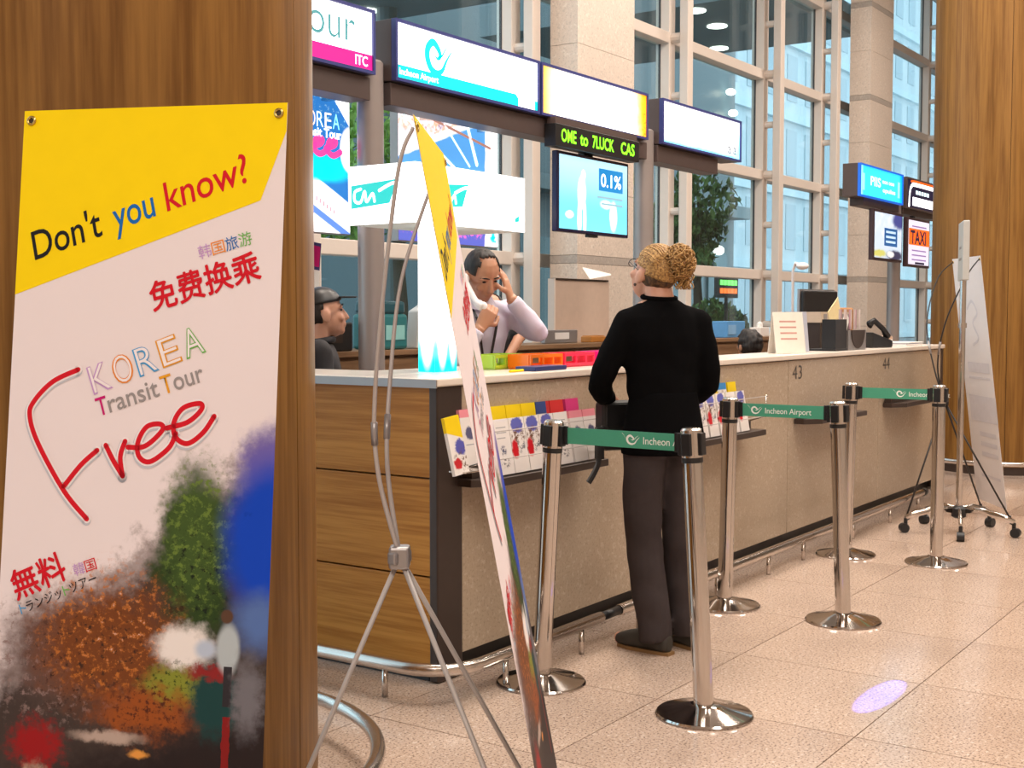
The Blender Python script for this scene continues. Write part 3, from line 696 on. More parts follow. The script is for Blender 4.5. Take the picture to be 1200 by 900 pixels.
# ================================================================== BANNERS
PIC = [('half',.648,.762,.905,.03,(.36,.30,.30),30,.16),('half',.648,.762,.955,.035,(.055,.038,.033),26,.14),
 ('blob',.14,1.14,.12,.10,.5,(.12,.07,.06),26,.10),('speck',.14,1.16,.2,.14,.52,(.25,.17,.16),50,0),
 ('blob',.44,.95,.085,.19,.35,(.025,.05,.012),11,.20),('blob',.43,.90,.06,.12,.5,(.05,.09,.02),30,.12),('speck',.44,.90,.08,.17,.5,(.13,.20,.035),60,0),('speck',.44,1.0,.08,.14,.53,(.01,.015,.008),48,0),
 ('blob',.585,.75,.06,.07,.5,(.16,.12,.40),40,.05),('blob',.60,.90,.10,.15,.35,(.005,.055,.50),10,.04),('speck',.585,.88,.06,.12,.58,(.0,.03,.30),9,0),('blob',.575,1.07,.05,.05,.7,(.09,.16,.40),14,.05),
 ('blob',.25,1.13,.15,.12,.45,(.17,.05,.014),26,.13),('speck',.25,1.10,.16,.14,.51,(.50,.16,.03),70,0),('speck',.22,1.17,.16,.13,.54,(.04,.018,.012),60,0),('speck',.27,1.09,.10,.08,.60,(.62,.52,.50),70,0),
 ('blob',.42,1.125,.06,.042,.45,(.80,.74,.72),30,.06),('blob',.40,1.205,.065,.04,.4,(.22,.24,.03),50,.06),('speck',.40,1.20,.07,.05,.52,(.03,.05,.01),80,0),
 ('blob',.34,1.265,.10,.05,.55,(.30,.075,.015),30,.14),('speck',.34,1.26,.1,.06,.50,(.08,.02,.01),80,0),
 ('half',.30,.95,1.36,.05,(.022,.014,.014),30,.12),
 ('blob',.49,1.23,.05,.075,.35,(.012,.05,.05),40,.07),('rect',.508,1.26,.525,1.45,(.22,.012,.012),30,.012),('blob',.475,1.175,.045,.016,.5,(.25,.02,.02),50,.06),
 ('blob',.515,1.125,.024,.05,.25,(.42,.47,.50),12,.008),('blob',.51,1.06,.013,.014,.2,(.10,.05,.03),12,.0),('rect',.507,1.16,.525,1.24,(.03,.025,.03),1,0),('blob',.465,1.13,.022,.018,.5,(.45,.52,.65),10,.02),
 ('blob',.56,1.22,.03,.07,.6,(.16,.15,.17),40,.06),
 ('blob',.10,1.34,.055,.045,.5,(.30,.010,.012),50,.10),('blob',.26,1.315,.07,.012,.5,(.45,.34,.29),40,.03),('blob',.10,1.42,.03,.04,.5,(.45,.33,.24),60,.05),('blob',.33,1.345,.02,.008,.5,(.7,.3,.06),40,.02)]
M_banner = print_mat('banner_print',(.80,.71,.73),PIC,rough=.55,spec=.15)
WHITEP = M_ink['palewhite']
def run(segs, parent, u, v, ang, total, size, bold, z, shear=0.0):
    tot = sum(sg[2] for sg in segs); x = 0.0
    for s_, m, wt in segs:
        wd = total*wt/tot
        text(s_, size, m, parent, (u+x*math.cos(ang), -v+x*math.sin(ang), z), ang, width=wd*.94, bold=bold, shear=shear); x += wd
FREE = [[(.156,.56),(.099,.586),(.058,.628),(.05,.66),(.073,.718),(.137,.815),(.192,.872)],[(.136,.806),(.173,.76),(.208,.729)],[(.227,.718),(.246,.75),(.268,.781)],[(.268,.781),(.261,.741),(.27,.709)],
 [(.277,.721),(.315,.718),(.351,.686),(.347,.672),(.317,.678),(.299,.71),(.303,.74),(.328,.75),(.368,.721),(.382,.691)],[(.361,.68),(.407,.667),(.436,.641),(.432,.628),(.396,.638),(.377,.668),(.382,.698),(.409,.711),(.442,.688),(.465,.654)]]
def banner_art(sh):
    I = M_ink
    MB().add([(0,0,.0006),(0,-.40,.0006),(.547,-.205,.0006),(.598,-.06,.0006),(.598,0,.0006)],[(0,1,2,3,4)]).build('yellow_panel', I['yellow'], sh)
    a = R(18.7); Z=.0012
    def word(s_,d,wd,m): text(s_,.089,m,sh,(.043+d*math.cos(a),-.326+d*math.sin(a),Z),a,width=wd,bold=.006,shear=.12)
    word("Don't",0,.165,I['black']); word('you',.192,.100,I['blue']); word('know?',.315,.195,I['red'])
    run([('韩',I['violet'],1),('国',I['orange'],1),('旅',I['blue'],1),('游',I['green'],1)],sh,.418,.326,R(15.7),.122,.032,.0,Z)
    for dx_,dy_ in ((0,0),(.0024,0),(.0012,.0018),(.0012,-.0012)): run([('免费换乘',I['red'],1)],sh,.318+dx_,.433+dy_,R(16.3),.262,.068,.0,Z+dx_*.05)
    ang=R(20.5); x=0
    for ch,c in zip('KOREA',('violet','orange','sky','amber','green')):
        p=(.194+x*math.cos(ang),-.612+x*math.sin(ang),Z)
        text(ch,.085,I[c],sh,p,ang,width=.046,bold=.018)
        text(ch,.085,WHITEP,sh,(p[0]+.0035*math.cos(ang),p[1]+.0035*math.sin(ang)+.0006,Z+.0006),ang,width=.039,bold=-.012)
        x += .0545
    run([('T',I['magenta'],.9),('ransit ',I['grey'],4.3),('T',I['amber'],.95),('our',I['grey'],2.5)],sh,.208,.658,R(18.4),.25,.056,.008,Z)
    for st in FREE: ribbon([(p[0]-.001,-p[1]-.0035) for p in st],.021,'script_shadow',I['palegrey'],sh,.0009)
    for st in FREE: ribbon([(p[0],-p[1]) for p in st],.018,'script_outline',WHITEP,sh,.0012)
    for st in FREE: ribbon([(p[0],-p[1]) for p in st],.0105,'script_stroke',I['red'],sh,.0018)
    for dx_,dy_ in ((0,0),(.0024,0),(.0012,.0018),(.0012,-.0012)): run([('無料',I['red'],1)],sh,.040+dx_,1.042+dy_,R(23.9),.132,.068,.0,Z+dx_*.05)
    run([('韓',I['violet'],1),('国',I['red'],1)],sh,.171,.990,R(20),.054,.028,.0,Z)
    run([('ト',I['sky'],.7),('ランジッ',I['black'],4),('ト',I['green'],.7),('ツアー',I['black'],3)],sh,.054,1.074,R(23.4),.188,.026,.0,Z)
def xstand(label, TL, TR, down, L, facem, art, hub, arms, feet, rear, rodm, backm=None, group='upright banner stands', sub=1, bend=None, rodr=.0055, hubm=None):
    """X banner: printed sheet held by two bowed arms, two legs and a rear leg meeting in a hub"""
    TL=Vector(TL);TR=Vector(TR);dn=Vector(down).normalized(); base=TL+dn*L
    root = empty('banner_stand',(hub[0],hub[1],0),0,label,'banner',group)
    inv = Matrix.Translation((-hub[0],-hub[1],0))
    w=(TR-TL).length; M=frameM(TL,TR-TL,-dn)
    sh = sheet('banner_sheet',w,L,.0008,facem,root,inv@M,sub=sub,bend=bend)
    for u,v in ((.018,.022),(w-.018,.022)):
        g = MB().tube([(u+.008*math.cos(q*math.pi/8),-v+.008*math.sin(q*math.pi/8),.002) for q in range(16)],.003,n=8,ref=(0,0,1),closed=True).build('eyelet', mat('brass',(.55,.40,.14),.25,1.0), sh, smooth=True)
        g2 = MB().lathe([(.0055,.0004),(.0055,.0012)],14,(u,-v,0)).build('eyelet_hole', M_dark_trim, sh)
    if art: art(sh)
    def part(n_,mb,m,**kw):
        o=mb.build(n_,m,root,**kw); o.matrix_local=inv; return o
    H=Vector(hub)
    part('hub', MB().cbox((0,0,0),(.045,.045,.05),Matrix.Translation(H)@Matrix.Rotation(.6,4,'Z')).cbox((0,0,0),(.06,.025,.03),Matrix.Translation(H)), hubm or M_alu, bevel=.006)
    for a in arms:
        P=catmull(a,7); part('arm', MB().tube(P,[rodr*(1-.35*i/len(P)) for i in range(len(P))],n=8,ref=(0,0,0.0001)), rodm, smooth=True)
        part('sleeve', MB().tube([P[9],P[10],P[11]],rodr*1.35,n=8,ref=(1,0,0)), M_alu, smooth=True)
    for ft in feet:
        part('leg', MB().tube([H,ft],rodr*1.05,n=8,ref=(1,0,0)), rodm, smooth=True)
        part('foot', MB().ell(Vector(ft)+Vector((0,0,.006)),.011,n=10,m=6), M_black, smooth=True)
    part('rear_leg', MB().tube([H,rear],rodr*1.05,n=8,ref=(1,0,0)), rodm, smooth=True)
    part('foot', MB().ell(Vector(rear)+Vector((0,0,.006)),.011,n=10,m=6), M_black, smooth=True)
    return root
# 1: large banner at the left
TL=Vector((1.680,2.430,1.79)); TR=Vector((1.922,1.883,1.79)); dn=Vector((-.119,-.053,-.992)); wv=(TR-TL); nb=-(wv.normalized().cross(-dn))   # pointing behind the sheet
BL=TL+dn*1.6; BR=TR+dn*1.6; hb=(TL+TR)/2+dn*.88+nb*.10
xstand('tall banner with yellow top asking Don\'t you know? before the near wooden column', TL,TR,dn,1.6,M_banner,banner_art,tuple(hb),
  [[hb,hb+Vector((0,0,.2))+(TL-hb)*.10+nb*.05,hb+(TL-hb)*.62+nb*.05,TL+dn*.022+wv.normalized()*.018+nb*.006],[hb,hb+Vector((0,0,.2))+(TR-hb)*.10+nb*.05,hb+(TR-hb)*.62+nb*.05,TR+dn*.022-wv.normalized()*.018+nb*.006]],
  [Vector((BL.x,BL.y,0))+nb*.004,Vector((BR.x,BR.y,0))+nb*.004],Vector((hb.x,hb.y,0))+nb*.12,M_rod)
# 2: the same banner seen edge on
NT_=Vector((1.913,1.543,1.735)); FT_=Vector((2.422,1.861,1.735)); d2=Vector((.096,-.154,-.983)); d2.normalize()
xa=(FT_-NT_).normalized(); hub2=Vector((2.128,1.759,.819))
nb2=-(xa.cross(-d2))
NB_=NT_+d2*1.6; FB_=FT_+d2*1.6
xstand('matching banner stand seen almost edge on in front of the counter end', NT_,FT_,d2,1.6,M_banner,banner_art,tuple(hub2),
  [[hub2,(2.062,1.765,1.02),(2.031,1.741,1.22),(1.933,1.602,1.61),NT_+d2*.022+xa*.018+nb2*.006],[hub2,(2.136,1.80,1.02),(2.195,1.839,1.21),(2.271,1.869,1.427),(2.359,1.864,1.62),FT_+d2*.022-xa*.018+nb2*.006]],
  [NB_+d2*.163+nb2*.004,FB_+d2*.163+nb2*.004],Vector((1.928,2.05,0)),M_rod)
# 3: far white banner seen from behind
def faint_art(sh):
    g=mat('faint_grey',(.74,.72,.77),.6)
    for (x0,y0,x1,y1) in ((.10,.72,.50,.79),(.10,.82,.50,.835),(.06,.95,.56,1.13),(.2,1.20,.5,1.23),(.2,1.27,.5,1.30),(.2,1.34,.5,1.37),(.15,1.5,.5,1.52)):
        MB().add([(x0,-y0,.0012),(x1,-y0,.0012),(x1,-y1,.0012),(x0,-y1,.0012)],[(0,1,2,3)]).build('printed_block', g, sh)
    ribbon([(.2,-.35),(.3,-.3),(.38,-.38),(.28,-.45),(.36,-.55),(.25,-.6)],.02,'printed_stroke',g,sh,.0012)
n3=Vector((8.63,2.18,1.74)); f3=Vector((9.087,2.487,1.74)); d3=Vector((8.75-8.63,2.007-2.18,-1.70)); hub3=Vector((8.76,2.43,.76))
x3=(f3-n3).normalized()
xstand('white banner stand seen from behind beside the far wooden column', f3,n3,d3,1.70,M_white,faint_art,tuple(hub3),
  [[hub3,(8.72,2.47,1.0),(8.64,2.40,1.30),(8.60,2.26,1.6),n3-x3*-.02+Vector((0,0,-.02))],[hub3,(8.80,2.52,1.0),(8.90,2.60,1.30),(9.03,2.57,1.6),f3-x3*.02+Vector((0,0,-.02))]],
  [Vector((8.76,1.99,0)),Vector((9.21,2.29,0))],Vector((8.37,2.56,0)).lerp(Vector((8.40,2.62,0)),0.0),M_blackm,hubm=M_black,rodr=.006)

# ================================================================== STANCHIONS
def stanchion(x,y,ldir,lean,label):
    r = empty('queue_post',(x,y,0),0,label,'stanchion','chrome queue posts')
    ax = Vector((-ldir[1],ldir[0],0)); Rm = Matrix.Rotation(lean,4,ax) if lean else Matrix.Identity(4)
    MB().lathe([(.162,0),(.165,.006),(.160,.012),(.11,.022),(.055,.036),(.045,.04)],48).build('base', M_chrome, r, angle=30)
    def part(n_,mb,m,**kw):
        o=mb.build(n_,m,r,**kw); o.matrix_local=Rm; return o
    part('pole', MB().lathe([(.034,.036),(.034,.855)],28), M_chrome, angle=40)
    part('collar', MB().lathe([(.0365,.856),(.0365,.872)],28), M_black, angle=40)
    part('head', MB().lathe([(.036,.873),(.036,.965),(.030,.972)],28), M_steel, angle=40)
    for q in range(4):
        a=q*math.pi/2
        part('cassette', MB().cbox((.038,0,.918),(.016,.034,.075),Matrix.Rotation(a,4,'Z')), M_black, bevel=.003)
    return r, Rm
M_belt_text = M_white_ink
def belt(r, a, b, tx, w=.058, z=.918, lx=None):
    """belt from post head a to post head b, a child of post r; lettering at distance tx"""
    a=Vector(a)+Vector((0,0,z)); b=Vector(b)+Vector((0,0,z)); d=(b-a).normalized()
    a=a+d*.05; b=b-d*.05; L=(b-a).length
    M = Matrix.Translation(-Vector(r.location))@frameM(a,d,(0,0,1))
    bt = MB().box(0,L,-w/2,w/2,-.0012,.0012).build('belt', M_green, r); bt.matrix_local=M
    logo(bt,tx,-.016,.05,.032,M_belt_text,.0018,.16)
    text('Incheon Airport',.036,M_belt_text,bt,(tx+.065,-.013,.0018),width=.215,bold=.004)
    for xx in (.004,L-.004): MB().box(xx-.008,xx+.008,-w/2-.004,w/2+.004,-.004,.004).build('belt_clip', M_black, bt)
H=.93
def head(p,ldir,lean): return (p[0]+ldir[0]*math.sin(lean)*H, p[1]+ldir[1]*math.sin(lean)*H, -.0)
ST=[((3.834,2.50),(3.83,1.84),.055,.06,'nearest queue post close to the counter, behind the edge-on banner','nearest queue post out on the floor, in front of the woman',.255),
    ((5.347,2.47),(5.369,1.911),.02,.04,'middle queue post close to the counter, hidden behind the woman','middle queue post out on the floor with a green belt to its left',.055),
    ((6.879,2.44),(6.924,1.95),.02,.0,'far queue post close to the counter between numbers 43 and 44','far queue post out on the floor near the wheeled sign stand',.20)]
for pa_,pb_,la,lb,l1,l2,tx in ST:
    d=(Vector(pb_)-Vector(pa_)).normalized()
    ra,_=stanchion(pa_[0],pa_[1],(d.x,d.y),la,l1); rb,_=stanchion(pb_[0],pb_[1],(-d.x,-d.y),lb,l2)
    belt(ra,head(pa_,(d.x,d.y),la),head(pb_,(-d.x,-d.y),lb),tx)

# wheeled sign stand
ws = empty('wheeled_sign_stand',(8.0,2.12,0),0,'chrome sign pole on a five star wheeled base beside the far banner','sign stand')
MB().lathe([(.03,.09),(.045,.10),(.045,.15),(.02,.17)],20).build('hub', M_black, ws, angle=40)
MB().lathe([(.019,.15),(.019,1.6)],18).build('pole', M_chrome, ws, angle=40)
MB().lathe([(.026,1.27),(.026,1.30)],18).build('collar', M_steel, ws, angle=40)
for q in range(5):
    a=2*math.pi*q/5+R(197); c_,s_=math.cos(a),math.sin(a)
    MB().tube([(c_*.03,s_*.03,.14),(c_*.15,s_*.15,.145),(c_*.27,s_*.27,.115),(c_*.33,s_*.33,.09)],[(.02,.012)]*4,n=10,ref=(0,0,1)).build('base_arm', M_chrome, ws, smooth=True)
    w_ = MB().tube([(c_*.34-s_*.022,s_*.34+c_*.022,.029),(c_*.34+s_*.022,s_*.34-c_*.022,.029)],.029,n=16,ref=(0,0,1)).build('caster', M_black, ws, angle=40)
    MB().tube([(c_*.33,s_*.33,.05),(c_*.33,s_*.33,.09)],.012,n=8).build('caster_stem', M_black, w_)
pm = Matrix.Translation((0,0,1.74))@Matrix.Rotation(R(20),4,'Z')
o = MB().box(-.15,.15,-.02,.02,-.18,.18).build('sign_panel', mat('panel_grey',(.50,.50,.48),.4), ws, bevel=.006); o.matrix_local=pm
for z,wd in ((.02,.12),(-.05,.16)): 
    t_=MB().box(-wd/2,wd/2,.0205,.021,z-.008,z+.008).build('printed_line', M_ink['grey'], o)

# ================================================================== BROCHURE RACKS
def rack(x0,label,wires=True):
    r = empty('brochure_rack',(x0,2.795,.715),0,label,'rack','racks on the counter front')
    MB().prism([(0,0),(.88,0),(.88,-.135),(.10,-.135),(.0,-.06)],0,.03).build('shelf', M_dark_trim, r, bevel=.003)
    MB().box(.02,.87,-.050,-.004,.031,.072).build('rear_step', M_dark_trim, r)
    if not wires: return r
    for z in (.10,.205): 
        MB().tube([(-.03,-.128,z),(.89,-.128,z)],.0022,n=8,ref=(0,0,1)).build('wire', M_rod, r, smooth=True)
        for x in (-.03,.89): MB().ell((x,-.128,z),.008,n=10,m=6).build('wire_knob', M_steel, r, smooth=True)
    for x in (-.02,.885): MB().tube([(x,-.128,.205),(x,-.128,.10),(x,-.0,.06)],.004,n=8).build('wire_bracket', M_steel, r, smooth=True)
    return r
rk=rack(3.72,'brown brochure rack under the countertop left of the woman')
MB().box(-.12,-.001,-.128,-.05,.069,.074).build('wire_tray', M_steel, rk)
rack(5.38,'brown brochure rack under the countertop right of the woman')
rack(6.98,'empty brown rack shelf partly hidden by the middle queue posts',False)
rack(8.58,'empty brown rack shelf behind the farthest green belt',False)
W_=(.80,.76,.74)
BR = dict(
 yellow=print_mat('leaflet_yellow',W_,[('half',.35,-1,-.055,.002,(.86,.62,.01),1,0),('blob',.06,.115,.03,.028,.15,(.10,.10,.42),45,.035),('blob',.03,.17,.022,.02,.2,(.55,.02,.03),50,.03),('speck',.06,.16,.05,.04,.5,(.15,.08,.05),40,0)]),
 blue=print_mat('leaflet_blue',W_,[('half',0,-1,-.035,.004,(.05,.24,.55),1,0),('speck',.05,.075,.06,.035,.45,(.12,.10,.12),40,0),('speck',.05,.06,.06,.02,.5,(.5,.28,.15),40,0)]),
 white=print_mat('leaflet_white',W_,[('rect',.015,.03,.08,.034,(.4,.4,.42),1,0),('rect',.015,.05,.08,.054,(.4,.4,.42),1,0),('rect',.015,.07,.07,.074,(.4,.4,.42),1,0),('speck',.045,.12,.02,.02,.45,(.05,.06,.14),60,0),('speck',.05,.165,.03,.02,.48,(.05,.05,.07),60,0)]),
 scenic=print_mat('leaflet_scenic',W_,[('blob',.05,.03,.04,.03,.15,(.12,.13,.45),45,.035),('speck',.05,.07,.05,.03,.45,(.14,.06,.03),40,0),('blob',.02,.12,.022,.035,.25,(.58,.01,.02),50,.03),('speck',.06,.11,.03,.03,.5,(.03,.04,.08),40,0)]),
 red=print_mat('leaflet_red',W_,[('half',.55,-1,-.052,.002,(.58,.03,.03),1,0),('rect',.02,.09,.08,.094,(.35,.35,.4),1,0),('speck',.05,.14,.035,.04,.52,(.3,.3,.4),40,0)]),
 pink=print_mat('leaflet_pink',W_,[('half',.55,-1,-.05,.002,(.60,.04,.20),1,0),('speck',.05,.14,.035,.04,.52,(.4,.3,.4),40,0)]),
 rose=print_mat('leaflet_rose',W_,[('half',0,-1,-.03,.002,(.80,.28,.34),1,0),('blob',.05,.09,.026,.024,.2,(.10,.10,.20),60,.02),('rect',.02,.13,.08,.134,(.4,.4,.45),1,0)]),
 navy=print_mat('leaflet_navy',W_,[('half',0,-1,-.05,.003,(.04,.07,.22),1,0),('half',1,0,.075,.002,(.5,.03,.03),1,0)]))
def leaflet(kind, x, tier, label, w=.1, tilt=0.0, dz=0.0, h=.21):
    if tier==1: y0,y1,z0 = 2.752,2.783,.789
    elif tier==0: y0,y1,z0 = 2.684,2.722,.747
    z0+=dz
    up=Vector((math.sin(tilt),y1-y0,h)).normalized(); right=Vector((1,0,-math.sin(tilt))).normalized()
    top=Vector((x,y0,z0+.004))+up*h
    o = sheet('brochure',w,h,.014,BR[kind],None,frameM(top,right,up)); setp(o,label,'brochure','brochures in the racks')
for kind,x,tier,lab in (
 ('blue',3.80,1,'blue topped brochure in the rear tier just right of the edge-on banner'),
 ('yellow',3.905,1,'yellow topped brochure in the rear tier, leftmost of the three left of the woman'),
 ('yellow',4.010,1,'yellow topped brochure in the rear tier, middle of the three left of the woman'),
 ('yellow',4.115,1,'yellow topped brochure in the rear tier, rightmost of the three left of the woman'),
 ('navy',4.220,1,'navy and red topped brochure in the rear tier beside the yellow ones'),
 ('red',4.325,1,'white brochure with a red corner in the rear tier left of the woman'),
 ('pink',4.445,1,'white brochure with a magenta corner at the right end of the rear tier'),
 ('white',3.835,0,'white text brochure in the front tier beside the edge-on banner'),
 ('scenic',3.940,0,'scenic brochure with a blue disc, leftmost of its kind in the front tier'),
 ('scenic',4.045,0,'scenic brochure with a blue disc behind the nearest queue post head'),
 ('scenic',4.150,0,'scenic brochure with a blue disc, rightmost of its kind left of the woman'),
 ('white',4.258,0,'white text brochure in the front tier behind the green belt'),
 ('rose',4.375,0,'rose topped brochure in the front tier, left one of the pair'),
 ('rose',4.480,0,'rose topped brochure in the front tier, right one of the pair'),
 ('yellow',5.405,0,'yellow topped brochure peeking out low beside the woman\'s right arm'),
 ('yellow',5.58,1,'yellow topped brochure in the right rack, first from the woman'),
 ('yellow',5.69,1,'yellow topped brochure in the right rack, second from the woman'),
 ('yellow',5.80,1,'yellow topped brochure in the right rack beside the blue topped one'),
 ('blue',5.91,1,'blue topped brochure in the right rack'),
 ('yellow',6.03,1,'yellow topped brochure at the far end of the right rack'),
 ('scenic',5.52,0,'scenic brochure with a blue disc in the right rack, first from the woman'),
 ('scenic',5.64,0,'scenic brochure with a blue disc in the right rack, second from the woman'),
 ('scenic',5.76,0,'scenic brochure with a blue disc in the right rack, third from the woman'),
 ('white',5.88,0,'white text brochure in the right rack'),
 ('scenic',6.0,0,'scenic brochure with a blue disc at the far end of the right rack')):
    leaflet(kind,x,tier,lab)
leaflet('yellow',3.625,0,'yellow topped brochure standing tilted at the left end of the rack by the corner trim',tilt=-.10,w=.085,dz=.046)
leaflet('rose',3.71,1,'rose topped brochure at the left end of the rear tier behind the edge-on banner',w=.075)

# ================================================================== ITEMS BEHIND AND ON THE COUNTER
def thing(name,loc,label,cat,group=None,rz=0.0): return empty(name,loc,rz,label,cat,group)
# file trays on the counter top
def tray(x,y,rz,m,label,dz=0.0):
    t = thing('file_tray',(x,y,1.121+dz),label,'tray','bright plastic file trays',rz)
    MB().box(-.125,.125,-.055,.055,0,.006).build('tray_base', m, t)
    for s in (-1,1):
        MB().box(-.125,.125,s*.055-.004,s*.055+.004,.007,.018).build('side_rail', m, t); MB().box(-.125,.125,s*.055-.004,s*.055+.004,.048,.062).build('side_rail', m, t)
        for x_ in (-.12,-.03,.05,.12): MB().box(x_-.005,x_+.005,s*.055-.0045,s*.055+.0045,.0185,.0475).build('side_post', m, t)
        MB().box(s*.125-.004,s*.125+.004,-.05,.05,.007,.062).build('end_wall', m, t)
    for y_ in (-.028,.0,.028): MB().box(-.115,.115,y_-.009,y_+.009,.052,.058).build('top_bar', m, t)
def plast(name,c): return mat(name,c,.25,namt=.04,coat=.4)
tray(4.42,3.11,.12,plast('lime_plastic',(.42,.62,.04)),'lime green plastic file tray at the left end of the tray row')
tray(4.53,2.985,.0,plast('orange_plastic',(.95,.20,.01)),'orange plastic file tray on the counter beside the phoning man')
tray(4.81,2.99,-.02,plast('hotpink_plastic',(.90,.03,.10)),'red pink plastic file tray in the middle of the tray row')
tray(5.09,2.995,.02,plast('magenta_plastic',(.85,.02,.32)),'magenta plastic file tray next to the woman\'s left arm')
bk = MB().box(-.12,.12,-.05,.05,0,.018).build('booklet', mat('navy_cover',(.02,.03,.14),.35), None, bevel=.003); bk.location=(4.40,2.87,1.121); setp(bk,'dark blue booklet lying on the counter edge before the trays','booklet')
pn = thing('pen',(4.19,2.85,1.121),'yellow pen lying beside the dark blue booklet','pen',rz=.1)
MB().tube([(-.06,0,.005),(.05,0,.005)],.005,n=8).build('barrel', M_ink['yellow'], pn); MB().tube([(.05,0,.005),(.065,0,.005)],[.005,.001],n=8).build('tip', M_black, pn)
# partition panel behind cabinets and paper on it
pt = thing('partition_panel',(8.98,5.42,0),'beige partition panel standing before the pillar under the wall screen','partition')
MB().box(-.46,.42,.02,.06,0,1.63).build('panel', mat('beige_board',(.55,.42,.34),.6), pt, bevel=.004); MB().box(-.47,-.45,.01,.07,0,1.64).build('edge_strip', M_frame, pt); MB().box(-.44,.40,.015,.065,1.631,1.645).build('top_strip', M_dark_trim, pt)
pp = MB().add([(-.16,-.03,0),(.16,-.05,.04),(.14,.06,.05),(-.14,.05,.09),(-.15,-.02,.012),(.17,-.04,.052),(.15,.07,.062),(-.13,.06,.102)],[(0,1,2,3),(7,6,5,4),(0,4,5,1),(1,5,6,2),(2,6,7,3),(3,7,4,0)]).build('paper_sheet', M_paper); pp.location=(9.22,5.46,1.648); setp(pp,'crumpled white paper lying on top of the beige partition','paper')
def simple(name,x,y,z,dx,dy,dz,m,label,cat,rz=0.0,bev=.006,extra=None):
    t = thing(name,(x,y,z),label,cat,rz=rz)
    MB().box(-dx/2,dx/2,-dy/2,dy/2,0,dz).build('body', m, t, bevel=bev)
    if extra: extra(t)
    return t
CT=1.136
def laptop(t):
    MB().box(-.16,.16,-.002,.0,.0,.0).v
simple('laptop',8.15,5.15,CT,.46,.04,.10,M_alu,'grey slim device on the back cabinet left of the orange box','device',extra=lambda t: MB().box(-.10,.10,-.023,-.0205,.03,.08).build('label_plate', M_paper, t))
simple('orange_box',8.60,5.12,CT,.22,.10,.045,mat('orange_card',(.55,.22,.04),.5),'small orange brown box on the back cabinet behind the woman','box',extra=lambda t: MB().box(-.10,.10,-.04,.04,.0455,.052).build('lid', mat('orange_card2',(.60,.26,.06),.5), t))
simple('blue_box',11.12,5.12,CT,.40,.16,.155,mat('blue_card',(.12,.36,.72),.4),'light blue box on the back cabinet right of the woman','box',extra=lambda t: MB().box(-.19,-.02,-.085,-.0805,.03,.12).build('label_plate', mat('blue_card2',(.25,.5,.82),.4), t))
simple('tissue_box',11.85,5.12,CT,.22,.12,.09,M_paper,'white tissue box on the back cabinet beyond the seated head','box',extra=lambda t: MB().ell((0,0,.10),(.05,.03,.05),n=8,m=6).build('tissue', M_paper, t))
# left: dark printer, carton, bag, teal machine
pr = thing('office_printer',(5.35,5.19,CT),'black office machine on the back cabinet behind the person in a cap','printer')
MB().box(-.42,.30,-.17,.15,0,.17).build('body', M_black, pr, bevel=.01); MB().box(-.36,.25,-.15,.12,.171,.21).build('paper_tray', M_paper, pr); MB().box(-.3,.2,-.18,-.171,.05,.10).build('slot', M_dark_trim, pr)
cb = thing('printed_carton',(5.30,5.17,CT+.232),'navy and white printed carton standing tilted on the black office machine','carton')
o = MB().box(-.17,.17,-.03,.03,0,.42).build('body', mat('carton_navy',(.035,.03,.16),.4), cb); o.matrix_local=Matrix.Rotation(R(6),4,'Y')
MB().box(-.11,.168,-.0335,-.0305,.0,.26).build('white_panel', M_paper, o); MB().box(.02,.16,-.0335,-.0305,.28,.40).build('red_panel', M_ink['magenta'], o)
for q in range(2): MB().box(-.10+.05*q,-.07+.05*q,-.0335,-.0305,.27,.40).build('white_stripe', M_paper, o)
tm = thing('teal_machine',(6.05,5.15,CT),'teal desktop machine with a white top right of the grey post','machine')
MB().box(-.13,.13,-.12,.12,0,.22).build('body', mat('teal_plastic',(.03,.20,.22),.3), tm, bevel=.02); MB().box(-.12,.12,-.11,.11,.221,.30).build('lid', mat('dark_teal',(.02,.10,.13),.3), tm, bevel=.02); MB().box(-.09,.09,-.125,-.121,.06,.15).build('display', mat('pale_teal',(.3,.65,.65),.2), tm)
bg_ = thing('carrier_bag',(6.42,5.08,CT),'white carrier bag with a blue print beside the teal machine','bag')
MB().prism([(-.15,0),(.15,0),(.13,.24),(.02,.30),(-.12,.24)],-.05,.05,frameM((0,0,0),(1,0,0),(0,0,1))).build('bag_body', M_paper, bg_, bevel=.01); 
ribbon([(-.05,.05),(.0,.12),(.06,.09),(.02,.03),(.07,.02),(-.02,.16)],.02,'bag_print',M_ink['blue'],bg_,0).matrix_local=frameM((.02,-.052,0),(1,0,0),(0,0,1))
for x in (-.06,.06): MB().tube([(x-.02,0,.27),(x,0,.33),(x+.02,0,.27)],.004,n=6).build('bag_handle', M_paper, bg_)
# cluster near numbers 43 / 44
CZ=1.121
def card(x,y,rz,w,h,m,label,lean=.25,lines=True,name='tent_card'):
    t = thing(name,(x,y,CZ),label,'card',rz=rz)
    o = MB().box(-w/2,w/2,-.003,.003,0,h).build('front_board', m, t); o.matrix_local=Matrix.Rotation(-lean,4,'X')
    o2= MB().box(-w/2,w/2,-.003,.003,0,h).build('rear_board', m, t); o2.matrix_local=Matrix.Translation((0,2*math.sin(lean)*h,0))@Matrix.Rotation(lean,4,'X')
    if lines:
        for q in range(4): MB().box(-w*.3,w*.25,-.0036,-.0031,h*(.75-.14*q),h*(.79-.14*q)).build('text_line', mat('line_red',(.55,.30,.26),.6), o)
card(7.13,2.88,R(-38),.20,.25,mat('cream_card',(.80,.74,.66),.5),'cream tent card with red lines on the counter above number 43',.2)
card(7.43,2.95,R(-25),.17,.25,mat('bluegrey_card',(.42,.44,.52),.4),'blue grey tent card standing behind the cream one',.12,lines=False)
